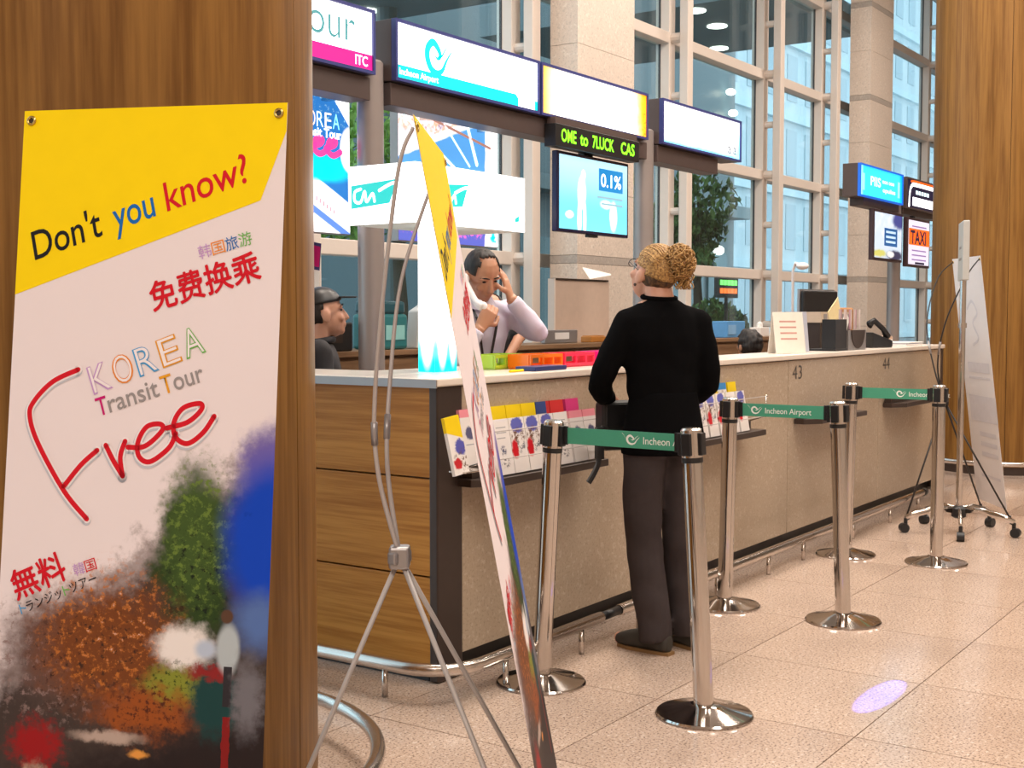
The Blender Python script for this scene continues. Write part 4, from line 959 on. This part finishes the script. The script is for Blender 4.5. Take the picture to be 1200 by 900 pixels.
lh = thing('leaflet_holder',(8.02,2.92,CZ),'grey holder with a dark half disc front and a row of pink cards','card holder')
MB().box(-.28,.28,-.09,.09,0,.012).build('base', M_black, lh); MB().box(-.06,.28,-.095,-.085,.0,.13).build('front_plate', M_alu, lh)
MB().prism([(.115+.13*math.cos(a),.13+.12*math.sin(a)) for a in [math.pi+math.pi*q/16 for q in range(17)]],.0,.004,frameM((0,-.0965,0),(1,0,0),(0,0,1))).build('half_disc', M_dark_trim, lh)
MB().box(-.28,-.08,-.09,.0,.013,.20).build('dark_block', M_black, lh)
for q in range(9): 
    cc=[(.62,.50,.50),(.50,.30,.36),(.72,.64,.62)][q%3]
    cd = MB().box(-.028,.028,-.004,.004,0,.13).build('pink_card', mat('cardcol_%d'%(q%3),cc,.5), lh); cd.matrix_local=Matrix.Translation((-.13+.047*q,-.06+.01*(q%2),.135))@Matrix.Rotation(.25,4,'Z')
bx = thing('label_box',(8.69,3.28,.741),'low beige box with printed symbols beneath the black monitor','box')
MB().box(-.30,.30,-.10,.10,0,.555).build('body', M_dark_trim, bx); MB().box(-.31,.31,-.11,.11,.556,.63).build('beige_tray', mat('beige_tray',(.58,.46,.36),.5), bx)
for q in range(5): MB().box(-.26+.12*q,-.20+.12*q,-.112,-.1105,.57,.615).build('symbol', M_ink['grey'], bx)
mn = thing('monitor',(9.15,3.51,.741),'black monitor seen from behind above the counter near number 43','monitor',rz=R(-10))
MB().box(-.12,.12,-.08,.08,0,.015).build('foot', M_black, mn); MB().box(-.03,.03,-.02,.02,.015,.62).build('neck', M_black, mn); MB().box(-.24,.24,-.055,-.02,.42,.79).build('case', M_black, mn, bevel=.012); MB().box(-.248,.248,-.019,.0,.41,.80).build('bezel', M_alu, mn)
dl = thing('desk_lamp',(10.05,4.05,0),'slim white lamp on a thin pole left of the black monitor','lamp')
MB().lathe([(.12,0),(.12,.015),(.02,.03)],20).build('base', M_white, dl); MB().tube([(0,0,.02),(0,0,1.72),(-.02,-.03,1.78),(-.09,-.10,1.76)],.012,n=8).build('pole', M_white, dl, smooth=True); MB().ell((-.12,-.13,1.75),(.06,.05,.03)).build('lamp_head', M_white, dl, smooth=True)
tp = thing('desk_telephone',(8.78,2.95,CZ),'black desk telephone on the counter right of the pink cards','telephone',rz=R(-20))
MB().prism([(-.11,0),(.11,0),(.11,.05),(-.11,.11)],-.10,.10,frameM((0,0,0),(1,0,0),(0,0,1))).build('base', M_black, tp, bevel=.008)
MB().tube([(-.10,-.06,.16),(-.05,-.06,.19),(.05,-.06,.13),(.10,-.06,.07)],[(.022,.03),(.016,.02),(.016,.02),(.022,.03)],n=10,ref=(0,1,0)).build('handset', M_black, tp, smooth=True)
sh_ = thing('loose_papers',(8.44,3.06,CZ),'yellow and white papers sticking up behind the pink cards','papers')
for q,(m,a,dx,w,h) in enumerate(((mat('yellow_note',(.85,.70,.38),.6),-.5,.0,.22,.28),(M_paper,.6,.10,.10,.24))):
    o = MB().box(-w/2,w/2,-.002,.002,0,h).build('sheet', m, sh_); o.matrix_local=Matrix.Translation((dx,.03*q,w/2*abs(math.sin(a))))@Matrix.Rotation(a,4,'Y')
ps_ = thing('paper_stack',(9.42,2.95,CZ),'stack of white papers on the counter above number 44','papers')
for q in range(4): MB().box(-.20+.01*q,.20+.02*(q%2),-.11,.11,.007*q,.007*q+.0065).build('sheet', M_paper if q!=2 else mat('grey_sheet',(.3,.3,.36),.5), ps_)
bs = thing('book_stack',(9.05,3.0,CZ),'stack of tan books under the black telephone receiver','books')
for q,(m,h) in enumerate(((mat('tan_book',(.40,.26,.18),.5),.03),(M_paper,.02),(mat('tan_book2',(.55,.38,.28),.5),.025))):
    MB().box(-.11+.01*q,.11,-.08,.08,sum((.03,.02,.025)[:q])+.0005*q,sum((.03,.02,.025)[:q])+h).build('book', m, bs, bevel=.002)
cb2 = thing('file_carton',(13.3,5.15,0),'beige carton on a stand behind the far end of the counter','carton')
MB().box(-.45,.45,-.17,.2,0,1.0).build('stand', M_wood_cab, cb2); MB().box(-.34,.34,-.15,.15,1.001,1.28).build('carton', mat('carton_beige',(.52,.42,.34),.6), cb2, bevel=.01); MB().box(-.36,.36,-.16,.16,1.281,1.32).build('lid', M_dark_trim, cb2)
oc = thing('orange_chair',(11.9,4.05,0),'tan chair back showing behind the telephone','chair')
MB().box(-.22,.22,-.22,.22,.42,.47).build('seat', mat('tan_fabric',(.55,.27,.11),.7), oc, bevel=.02); MB().box(-.22,.22,.20,.24,.55,1.42).build('backrest', mat('tan_fabric',(.55,.27,.11),.7), oc, bevel=.02)
for x in (-.2,.2):
    for y in (-.2,.21): MB().tube([(x,y,0),(x,y,.43 if y<0 else .60)],.014,n=8).build('leg', M_steel, oc)

# ================================================================== PEOPLE
def lerp(a,b,t): return Vector(a).lerp(Vector(b),t)
def hand(mb, wrist, d, nrm, curl=.5, side=1, s=1.0, spread=.12):
    """palm + five fingers; d pointing direction, nrm palm normal (fingers curl towards it), side +1 thumb on d x nrm side"""
    d=Vector(d).normalized(); n=Vector(nrm); n=(n-d*n.dot(d)).normalized(); b=d.cross(n)*side
    w=Vector(wrist)
    mb.tube([w-d*.02*s,w+d*.02*s,w+d*.055*s,w+d*.088*s],[(.026*s,.020*s),(.034*s,.017*s),(.041*s,.015*s),(.038*s,.012*s)],n=12,ref=b)
    for q,(off,ln) in enumerate(((.030,.072),(.010,.080),(-.010,.074),(-.029,.058))):
        p=w+d*.084*s+b*off*s; pts=[p-d*.02*s,p]; ang=0; dirv=(d+b*off*spread*8).normalized()
        for seg in (.45,.32,.23):
            ang+=curl*(1.0+.12*q); dv=dirv*math.cos(ang)+n*math.sin(ang); p=p+dv*ln*seg*s; pts.append(p)
        mb.tube(pts,[.0088*s,.0086*s,.0082*s,.0076*s,.006*s],n=8,ref=b)
    p=w+d*.03*s+b*.030*s; t1=p+(d*.5+b*.7+n*.35)*.038*s; t2=t1+(d*.85+b*.1+n*.5)*.034*s; t3=t2+(d*.8-b*.1+n*.6)*.022*s
    mb.tube([p-b*.01*s,t1,t2,t3],[.014*s,.0125*s,.010*s,.007*s],n=8,ref=n)
def headmesh(mb, Mh, s=1.0):
    """head centred on Mh; local y forward"""
    def P(x,y,z): return Mh@Vector((x*s,y*s,z*s))
    Rm=Mh.to_3x3()
    mb.ell(P(0,-.012,.03),(.076*s,.094*s,.088*s),Rm); mb.ell(P(0,.022,-.035),(.060*s,.066*s,.082*s),Rm)
    mb.ell(P(0,.058,-.088),(.026*s,.022*s,.022*s),Rm)                                  # chin
    mb.tube([P(0,.078,.012),P(0,.094,-.018),P(0,.102,-.034),P(0,.082,-.042)],[.009*s,.011*s,.014*s,.010*s],n=10,ref=Rm@Vector((1,0,0)))  # nose
    for q in (-1,1):
        mb.ell(P(q*.032,.073,.022),(.024*s,.012*s,.008*s),Rm)                           # brow
        mb.ell(P(q*.040,.062,-.03),(.022*s,.018*s,.020*s),Rm)                           # cheek
        mb.ell(P(q*.079,-.008,-.008),(.010*s,.023*s,.034*s),Rm)                         # ear
        mb.ell(P(q*.074,.005,-.005),(.010*s,.010*s,.016*s),Rm)
    mb.ell(P(0,.083,-.060),(.023*s,.009*s,.0055*s),Rm); mb.ell(P(0,.080,-.070),(.019*s,.009*s,.006*s),Rm)
TOR=[(-.10,.150,.105),(.0,.165,.112),(.22,.145,.098),(.45,.158,.104),(.70,.180,.112),(.86,.165,.098),(.95,.110,.076),(1.0,.062,.058)]
def torso(mb, hip, neck, k=0.0, w=1.0, side=(1,0,0), lo=-.10):
    h=Vector(hip); n=Vector(neck); pts=[];rad=[]
    for t,a,b in TOR:
        t=max(t,lo); pts.append(h+(n-h)*t); rad.append((a*w+k,b*w+k))
    mb.tube(pts,rad,n=20,ref=side)
def limb(mb,pts,rad,ref=(0,1,0)): mb.tube(catmull(pts,4),[rad[min(i//4,len(rad)-2)]+(rad[min(i//4+1,len(rad)-1)]-rad[min(i//4,len(rad)-2)])*((i%4)/4) if i<4*(len(pts)-1) else rad[-1] for i in range(4*(len(pts)-1)+1)],n=14,ref=ref)
def person(loc,rz,label,J,skin,topm,botm,shoem,hands=(None,None),sleeve=1.0,w=1.0,hs=1.0,group=None,vox=.0065):
    """J: joints in local metres; x right, y forward"""
    r = empty('person',loc,rz,label,'person',group); b=MB()
    torso(b,J['hip'],J['neck'],-.012,w)
    Hc=Vector(J['head']); Mh=Matrix.Translation(Hc)@Matrix.Rotation(J.get('hyaw',0),4,'Z')@Matrix.Rotation(-J.get('hpitch',0),4,'X')@Matrix.Rotation(J.get('hroll',0),4,'Y')
    headmesh(b,Mh,hs)
    nk=Vector(J['neck']); b.tube([nk+Vector((0,0,-.05)),nk,lerp(nk,Hc,.55),Hc+Vector((0,0,-.03))],[.066,.056,.052,.05],n=14)
    for q,s_ in enumerate('LR'):
        sh,el,wr=J['sh'+s_],J['el'+s_],J['wr'+s_]; limb(b,[sh,el,wr],[.046*w,.038*w,.027*w])
        if hands[q]: hand(b,wr,*hands[q])
        hp,kn,an=J['hp'+s_],J['kn'+s_],J['an'+s_]; limb(b,[hp,kn,an],[.075*w,.05*w,.036*w],(1,0,0))
        to=Vector(J['to'+s_]); a=Vector(an); b.tube([a+Vector((0,0,-.02)),lerp(a,to,.5)+Vector((0,0,-.015)),to],[.036,.034,.022],n=10,ref=(1,0,0))
    body=b.build('body',skin,r,remesh=vox,smo=2)
    t=MB(); torso(t,J['hip'],Vector(J['neck'])+Vector((0,0,-.012)),.004,w)
    for q,s_ in enumerate('LR'):
        sh,el,wr=(Vector(J[k_+s_]) for k_ in ('sh','el','wr')); t.ell(sh,.066*w)
        e=lerp(el,wr,min(1,sleeve)) if sleeve<=1 else wr
        limb(t,[sh,el,e],[.064*w,.052*w,.040*w])
        t.ell(lerp(sh,J['neck'],.4)+Vector((0,0,-.02)),(.08*w,.06*w,.055*w))
    top=t.build('top',topm,r,remesh=.011,smo=5,displace=(14,.006))
    p=MB(); h=Vector(J['hip']); n_=Vector(J['neck']); ax=(n_-h)
    p.tube([h-ax.normalized()*.10,h-ax.normalized()*.03,h+ax*.10],[(.150*w,.108*w),(.163*w,.113*w),(.152*w,.104*w)],n=20)
    for s_ in 'LR':
        a=Vector(J['an'+s_]); k_=Vector(J['kn'+s_])
        limb(p,[J['hp'+s_],k_,a+Vector((0,0,-.035))],[.092*w,.078*w,.074*w],(1,0,0))
    p.build('trousers',botm,r,remesh=.011,smo=5,displace=(11,.008))
    for s_ in 'LR':
        a=Vector(J['an'+s_]); to=Vector(J['to'+s_]); dd=to-a; dd.z=0; dd.normalize(); f=Vector((a.x,a.y,0))
        m=MB(); sd=Vector((-dd.y,dd.x,0)); m.tube([f-dd*.065+Vector((0,0,.045)),f-dd*.05+Vector((0,0,.045)),f+dd*.03+Vector((0,0,.052)),f+dd*.12+Vector((0,0,.04)),f+dd*.185+Vector((0,0,.030))],[(.028,.035),(.037,.043),(.042,.048),(.046,.036),(.030,.022)],n=14,ref=sd)
        so=m.build('shoe',shoem,r,remesh=.008,smo=3)
        sm=MB(); sm.prism([(x_,y_) for x_,y_ in ((-.078,-.03),(-.078,.03),(-.02,.04),(.12,.05),(.19,.03),(.205,0),(.19,-.03),(.12,-.05),(.0,-.04))],0,.013,frameM(f,dd,sd)@Matrix.Diagonal((.92,.80,1,1))).build('sole',MATS['sole'],so)
    return r,body,Mh
mat('sole',(.22,.12,.045),.7)
def eyes(r,Mh,m_brow,s=1.0,glass=False):
    for q in (-1,1):
        e=MB().ell(Mh@Vector((q*.031*s,.074*s,.006*s)),(.010*s,.006*s,.0042*s),Mh.to_3x3(),n=10,m=6).build('eye',M_black,r,smooth=True)
        MB().tube([Mh@Vector((q*.013*s,.085*s,.026*s)),Mh@Vector((q*.032*s,.085*s,.031*s)),Mh@Vector((q*.052*s,.068*s,.024*s))],[.003,.004,.002],n=6).build('eyebrow',m_brow,r,smooth=True)
def haircap(r,Mh,m,s=1.0,cut=None,k=1.07,name='hair',hair_z=-.0,disp=(40,.006)):
    """scalp shell: part of an enlarged skull kept where cut(local) is true"""
    mb=MB(); mb.ell((0,-.014,.032),(.076*k,.094*k,.088*k),n=40,m=30)
    vs=[Vector(v) for v in mb.v]; fs=[f for f in mb.f if cut(sum((vs[i] for i in f),Vector())/len(f))]
    used=sorted({i for f in fs for i in f}); mp={i:j for j,i in enumerate(used)}
    v2=[vs[i]*s for i in used]; f2=[tuple(mp[i] for i in f) for f in fs]; o=MB()
    inn=[v-(v-Vector((0,-.014,.032)))*.12 for v in v2]; n=len(v2)
    ed={}
    for f in f2:
        for a,b in zip(f,f[1:]+f[:1]): ed[(a,b)]=1
    fs_=list(f2)+[tuple(reversed([i+n for i in f])) for f in f2]
    for (a,b) in ed:
        if (b,a) not in ed: fs_.append((b,a,a+n,b+n))
    o.add([Mh@v for v in v2]+[Mh@v for v in inn],fs_)
    return o.build(name,m,r,smooth=True,displace=disp)
def hairmat(name,a,b,sc_=60,stretch=(1,1,.15)):
    t=NT(name); mp=t.n('ShaderNodeMapping',{'Vector':t.n('ShaderNodeTexCoord').outputs['Object'],'Scale':stretch}).outputs[0]
    nz=t.noise(mp,sc_,4,.6); m=t.surf(t.mixc(t.rng(nz.outputs['Fac'],.35,.65),a,b),.6,bump=nz.outputs['Fac'],bstr=.6,bdist=.004); MATS[name]=m; return m
H_black=hairmat('hair_black',(.006,.005,.005),(.03,.022,.02)); H_blond=hairmat('hair_blond',(.20,.095,.028),(.56,.33,.11),130,(1,1,1)); H_root=hairmat('hair_root',(.03,.015,.006),(.16,.08,.03),70)
M_sweater=mat('black_knit',(.0035,.0035,.004),.95,nscale=180,spec=.05); M_pants=mat('brown_trousers',(.046,.036,.037),.8,nscale=30,namt=.15,bump=.1,spec=.2)
M_shoe=mat('dark_shoe',(.035,.030,.024),.7)
# --- woman at the counter, seen from behind (heading 55 deg)
HW=R(55-90)
WJ=dict(hip=(.0,.0,.90),neck=(-.01,.02,1.425),head=(-.022,.05,1.512),hyaw=R(16),hpitch=R(-26),
 shL=(-.152,.01,1.312),elL=(-.250,.05,1.095),wrL=(-.13,.24,1.0),shR=(.150,.0,1.312),elR=(.190,-.01,1.065),wrR=(.10,.22,1.0),
 hpL=(-.082,.0,.86),knL=(-.070,.03,.47),anL=(-.025,.0,.085),toL=(-.12,.17,.03),hpR=(.082,.0,.86),knR=(.105,.05,.47),anR=(.135,.02,.085),toR=(.10,.19,.03))
wr_,wb,Mh=person((4.463,2.333,0),HW,'woman with a curly blond bun in black sweater and brown trousers standing at the counter',WJ,M_skin_w,M_sweater,M_pants,M_shoe,hands=(((.5,.8,-.2),(.6,-.5,-.6),.55,1),((-.4,.85,-.1),(-.6,-.5,-.6),.55,-1)),w=.96,hs=.98)
# longer sweater skirt
m=MB(); m.tube([(0,0,.80),(0,0,.86),(0,0,.95),(0,0,1.05)],[(.176,.128),(.176,.126),(.160,.112),(.140,.098)],n=24); m.build('sweater_hem',M_sweater,wr_,remesh=.012,smo=3)
MB().tube([(-.012+.066*math.cos(a),.02+.062*math.sin(a),1.418+.008*math.sin(a)) for a in [2*math.pi*q/28 for q in range(28)]],.010,n=8,ref=(0,0,1),closed=True).build('collar',M_sweater,wr_,smooth=True)
eyes(wr_,Mh,H_root,.98)
haircap(wr_,Mh,H_blond,.98,lambda p: (p.z>.085 or p.y<.05) and p.z>(.015 if p.y<-.03 else .03) and not (p.y>.055),1.075,disp=(60,.003))
haircap(wr_,Mh,H_root,.98,lambda p: p.y<.01 and -.035<p.z<.03 and not(abs(p.x)>.066 and p.y>-.03),1.05,'nape_hair',disp=(50,.004))
bun=MB(); rd=random.Random(5); bc=Vector((.035,-.055,1.555))
bun.ell(bc,(.052,.050,.060),n=18,m=12)
bunb=bun.build('bun',H_blond,wr_,smooth=True,displace=(40,.02))
cl=MB()
for q in range(300):
    u=Vector((rd.gauss(0,1),rd.gauss(0,1),rd.gauss(0,1))).normalized(); c0=bc+Vector((u.x*.052,u.y*.05,u.z*.058)); tn=u.cross(Vector((rd.gauss(0,1),rd.gauss(0,1),rd.gauss(0,1)))).normalized(); bn=u.cross(tn)
    rr=rd.uniform(.008,.020); pts=[c0+u*(.012*math.sin(a*.9)+.004)+tn*rr*math.cos(a)+bn*rr*math.sin(a) for a in [rd.uniform(0,6)+k_*.75 for k_ in range(8)] ]
    a0=rd.uniform(0,6); pts=[c0+u*(.010*math.sin(k_*.7)+.004)+tn*rr*math.cos(a0+k_*.75)+bn*rr*math.sin(a0+k_*.75) for k_ in range(8)]
    cl.tube(pts,[.0026,.0028,.0028,.0028,.0028,.0028,.0022,.001],n=5,ref=u)
for q in range(34):   # loose curls falling from the bun
    x0=Vector((.045+rd.uniform(-.02,.04),-.06+rd.uniform(-.02,.02),1.515)); pts=[x0+Vector((.010*math.sin(k_*1.1+q),.010*math.cos(k_*1.1+q),-.011*k_)) for k_ in range(7)]
    cl.tube(pts,[.0028]*6+[.001],n=5)
o=cl.build('curls',H_blond,bunb,smooth=True); o['kind']='stuff'
stx=MB()
for q in range(90):   # strands combed back into the bun
    a=-.15+q*.0325
    jt=rd.uniform(-.002,.002)
    sk=[Mh@Vector(((.0815+jt)*math.cos(a)*math.sin(b_),-.014+.101*math.cos(b_),.032+(.094+jt)*math.sin(a)*math.sin(b_)))*1.0 for b_ in (R(52),R(75),R(98),R(118))]
    s2=bc+Vector((-.02*math.cos(a*2),-.0,.03*math.sin(a)-.01))
    stx.tube(catmull(sk+[s2],4),.0030,n=5)
o=stx.build('combed_strands',H_blond,wr_,smooth=True); o['kind']='stuff'
# glasses
for q in (-1,1):
    MB().tube([Mh@Vector((q*.078,-.0,.012)),Mh@Vector((q*.072,.05,.014)),Mh@Vector((q*.06,.09,.012))],.0018,n=6).build('glasses_arm',M_black,wr_)
    MB().tube([Mh@Vector((q*.034+.022*math.cos(a),.096,.006+.017*math.sin(a))) for a in [2*math.pi*k_/16 for k_ in range(16)]],.0016,n=6,closed=True).build('glasses_rim',M_black,wr_)
MB().ell(Mh@Vector((-.082,-.002,-.046)),.006).build('earring',M_dark_trim,wr_,smooth=True)
# her bag, a thing of its own
Mw=Matrix.Translation((4.463,2.333,0))@Matrix.Rotation(HW,4,'Z')
bag=empty('shoulder_bag',tuple(Mw@Vector((-.13,.20,.80))),HW,'black shoulder bag held against the woman\'s left side','bag')
MB().box(-.06,.12,-.05,.05,.0,.20).build('bag_body',mat('bag_nylon',(.006,.006,.007),.6),bag,bevel=.02)
MB().box(-.05,.11,-.055,-.0505,.10,.19).build('flap',M_black,bag,bevel=.006)
MB().tube(catmull([(-.06,-.045,.10),(-.085,-.06,.02),(-.095,-.07,-.05),(-.14,-.08,-.12)],6),[(.012,.004)]*19,n=6,ref=(1,0,0)).build('strap_tail',M_black,bag)
MB().box(-.10,-.065,-.07,-.045,-.03,.10).build('strap_buckle',M_black,bag,bevel=.004)
# --- man with the telephone, facing the viewer's right
HM=R(247-90)
MJ=dict(hip=(0,-.06,.93),neck=(0,.035,1.42),head=(.0,.085,1.535),hyaw=R(2),hpitch=R(30),hroll=R(6),
 shL=(-.185,.02,1.365),elL=(-.275,.145,1.265),wrL=(-.122,.140,1.43),shR=(.185,.02,1.365),elR=(.215,.13,1.12),wrR=(.088,.215,1.295),
 hpL=(-.09,-.06,.90),knL=(-.10,-.04,.50),anL=(-.10,-.06,.085),toL=(-.13,.12,.03),hpR=(.09,-.06,.90),knR=(.10,-.02,.50),anR=(.10,-.06,.085),toR=(.13,.12,.03))
M_shirt=mat('lilac_shirt',(.66,.64,.78),.7,nscale=25,namt=.04)
man_pos=(4.84,3.545,0)
mr,mb_,Mm=person(man_pos,HM,'balding man in a pale lilac shirt holding a white telephone to his ear',MJ,M_skin_m,M_shirt,mat('navy_trousers',(.02,.022,.035),.8),M_shoe,
 hands=(((.22,-.16,.95),(.65,-.75,0),.14,1),((-.50,.15,.80),(-.35,-.75,.3),.60,-1)),sleeve=.93,w=1.0,vox=.0045)
eyes(mr,Mm,H_black)
haircap(mr,Mm,H_black,1.0,lambda p: p.z>-.03 and (p.y<-.02 or (abs(p.x)>.045 and p.y<.045 and p.z>.025) or (p.z>.105 and p.y<.03)) and not(abs(p.x)>.062 and p.z<.015 and p.y>-.035),1.05,disp=(60,.003))
ph=empty('telephone_handset',tuple(Matrix.Translation(man_pos)@Matrix.Rotation(HM,4,'Z')@Vector((.088,.13,1.46))),HM,'white telephone handset held by the man','telephone')
P0=Vector((.012,-.05,.055)); P1=Vector((-.012,.085,-.075))
MB().tube(catmull([P0,P0*.4+P1*.0+Vector((.014,-.012,.03)),P1*.55+Vector((.016,0,0)),P1],5),[(.022,.020)]*4+[(.017,.014)]*8+[(.022,.020)]*4,n=12,ref=(1,0,0)).build('handle',M_white,ph,smooth=True)
MB().ell(P0+Vector((-.01,0,0)),(.018,.028,.028)).build('earpiece',M_white,ph,smooth=True); MB().ell(P1+Vector((-.008,-.008,.0)),(.018,.026,.026)).build('mouthpiece',M_white,ph,smooth=True)
for q in (-1,1):   # lanyard
    MB().tube(catmull([(q*.06,.03,1.43),(q*.055,.125,1.34),(q*.03,.130,1.20),(q*.008,.118,1.08)],5),[(.007,.002)]*16,n=6,ref=(1,0,0)).build('lanyard',M_black,mr)
    MB().add([(q*.006,.088,1.43),(q*.06,.05,1.455),(q*.075,.095,1.385),(q*.022,.128,1.37),(q*.006,.094,1.426),(q*.062,.056,1.451),(q*.077,.101,1.381),(q*.022,.134,1.366)],[(0,1,2,3),(7,6,5,4),(0,4,5,1),(1,5,6,2),(2,6,7,3),(3,7,4,0)]).build('shirt_collar',M_shirt,mr)
MB().box(-.035,.035,.116,.120,.98,1.08).build('name_badge',M_black,mr)
# --- colleague behind him, only a forearm shows
M_tee=mat('black_tee',(.012,.012,.014),.8)
CJ=dict(hip=(0,0,.90),neck=(0,.05,1.30),head=(.0,.13,1.36),hpitch=R(-35),shL=(-.13,.02,1.24),elL=(-.155,.10,1.235),wrL=(-.05,.22,1.07),shR=(.17,.05,1.24),elR=(.22,.10,1.02),wrR=(.12,.30,1.0),
 hpL=(-.09,0,.87),knL=(-.09,.03,.48),anL=(-.09,0,.085),toL=(-.1,.17,.03),hpR=(.09,0,.87),knR=(.09,.03,.48),anR=(.09,0,.085),toR=(.1,.17,.03))
cr,cb_,Mc=person((5.62,4.0,0),R(218-90),'colleague bending down behind the phoning man with a bare forearm on show',CJ,M_skin_m,M_tee,mat('navy_trousers',(.02,.022,.035),.8),M_shoe,hands=(((.2,.9,-.35),(.3,-.3,-.9),.4,1),((0,.9,0),(0,0,-1),.4,-1)),sleeve=.02,w=.82,hs=.95)
haircap(cr,Mc,H_black,.95,lambda p: p.z>.0 and p.y<.06,1.06)
# --- person in a black cap at the left, facing right
BJ=dict(hip=(0,0,.80),neck=(0,.02,1.235),head=(0,.055,1.355),hyaw=0,hpitch=R(-10),shL=(-.165,0,1.175),elL=(-.20,.05,.94),wrL=(-.12,.24,.90),shR=(.165,0,1.175),elR=(.21,.05,.94),wrR=(.12,.24,.90),
 hpL=(-.08,0,.77),knL=(-.085,.02,.43),anL=(-.085,-.01,.085),toL=(-.09,.15,.03),hpR=(.08,0,.77),knR=(.085,.02,.43),anR=(.085,-.01,.085),toR=(.09,.15,.03))
M_jacket=mat('charcoal_jacket',(.022,.020,.023),.8)
br,bb,Mb=person((4.36,4.12,0),R(-38-90),'person in black cap and charcoal jacket behind the counter at the left',BJ,M_skin_w,M_jacket,M_tee,M_shoe,hands=(((.3,.9,0),(0,0,-1),.4,1),((-.3,.9,0),(0,0,-1),.4,-1)))
eyes(br,Mb,H_black)
haircap(br,Mb,H_black,1.0,lambda p: p.z>-.05 and (p.y<-.02 or p.z>.05) and not(abs(p.x)>.066 and p.z<.02 and p.y>-.03),1.05)
haircap(br,Mb,M_black,1.0,lambda p: p.z>.052,1.12,'cap',disp=None)
MB().add([Mb@Vector(p) for p in ((-.062,.075,.062),(.062,.075,.062),(.045,.150,.050),(0,.165,.050),(-.045,.150,.050),(-.062,.075,.070),(.062,.075,.070),(.045,.150,.056),(0,.165,.056),(-.045,.150,.056))],[(4,3,2,1,0),(5,6,7,8,9),(0,1,6,5),(1,2,7,6),(2,3,8,7),(3,4,9,8),(4,0,5,9)]).build('cap_brim',M_black,br)
MB().tube([(.075*math.cos(a),.02+.068*math.sin(a),1.225+.01*math.sin(a)) for a in [2*math.pi*q/24 for q in range(24)]],.018,n=8,ref=(0,0,1),closed=True).build('hood_collar',M_jacket,br,smooth=True)
# --- seated person behind number 43: only the dark hair shows above the counter
SJ=dict(hip=(0,0,.53),neck=(0,.05,.98),head=(0,.09,1.105),hpitch=R(-15),shL=(-.17,.03,.92),elL=(-.21,.08,.70),wrL=(-.12,.30,.80),shR=(.17,.03,.92),elR=(.21,.08,.70),wrR=(.12,.30,.80),
 hpL=(-.09,.02,.54),knL=(-.1,.40,.50),anL=(-.1,.38,.085),toL=(-.1,.55,.03),hpR=(.09,.02,.54),knR=(.1,.40,.50),anR=(.1,.38,.085),toR=(.1,.55,.03))
sr,sb,Ms=person((9.25,4.03,0),R(60-90),'seated person whose black hair shows above the counter left of the cream card',SJ,M_skin_m,M_jacket,M_tee,M_shoe,hands=(((.2,.9,0),(0,0,-1),.4,1),((-.2,.9,0),(0,0,-1),.4,-1)),w=.92)
haircap(sr,Ms,H_black,1.0,lambda p: p.z>-.06 and (p.y<.03 or p.z>.05),1.22,disp=(30,.014))
ch=empty('office_chair',(9.25,4.03,0),R(60-90),'dark office chair under the seated person behind the counter','chair')
MB().box(-.23,.23,-.22,.24,.37,.42).build('seat',M_tee,ch,bevel=.02); MB().box(-.2,.2,-.27,-.22,.45,.88).build('backrest',M_tee,ch,bevel=.02); MB().box(-.03,.03,-.25,-.22,.38,.46).build('back_bracket',M_black,ch)
MB().lathe([(.025,.06),(.025,.37)],14).build('gas_spring',M_black,ch)
for q in range(5):
    a=2*math.pi*q/5; MB().tube([(0,0,.07),(.26*math.cos(a),.26*math.sin(a),.055)],[.02,.014],n=8).build('base_arm',M_black,ch); MB().ell((.27*math.cos(a),.27*math.sin(a),.026),.026,n=10,m=6).build('caster',M_black,ch,smooth=True)

bpy.data.scenes.remove(WORK)
sc.collection.children.link(C)
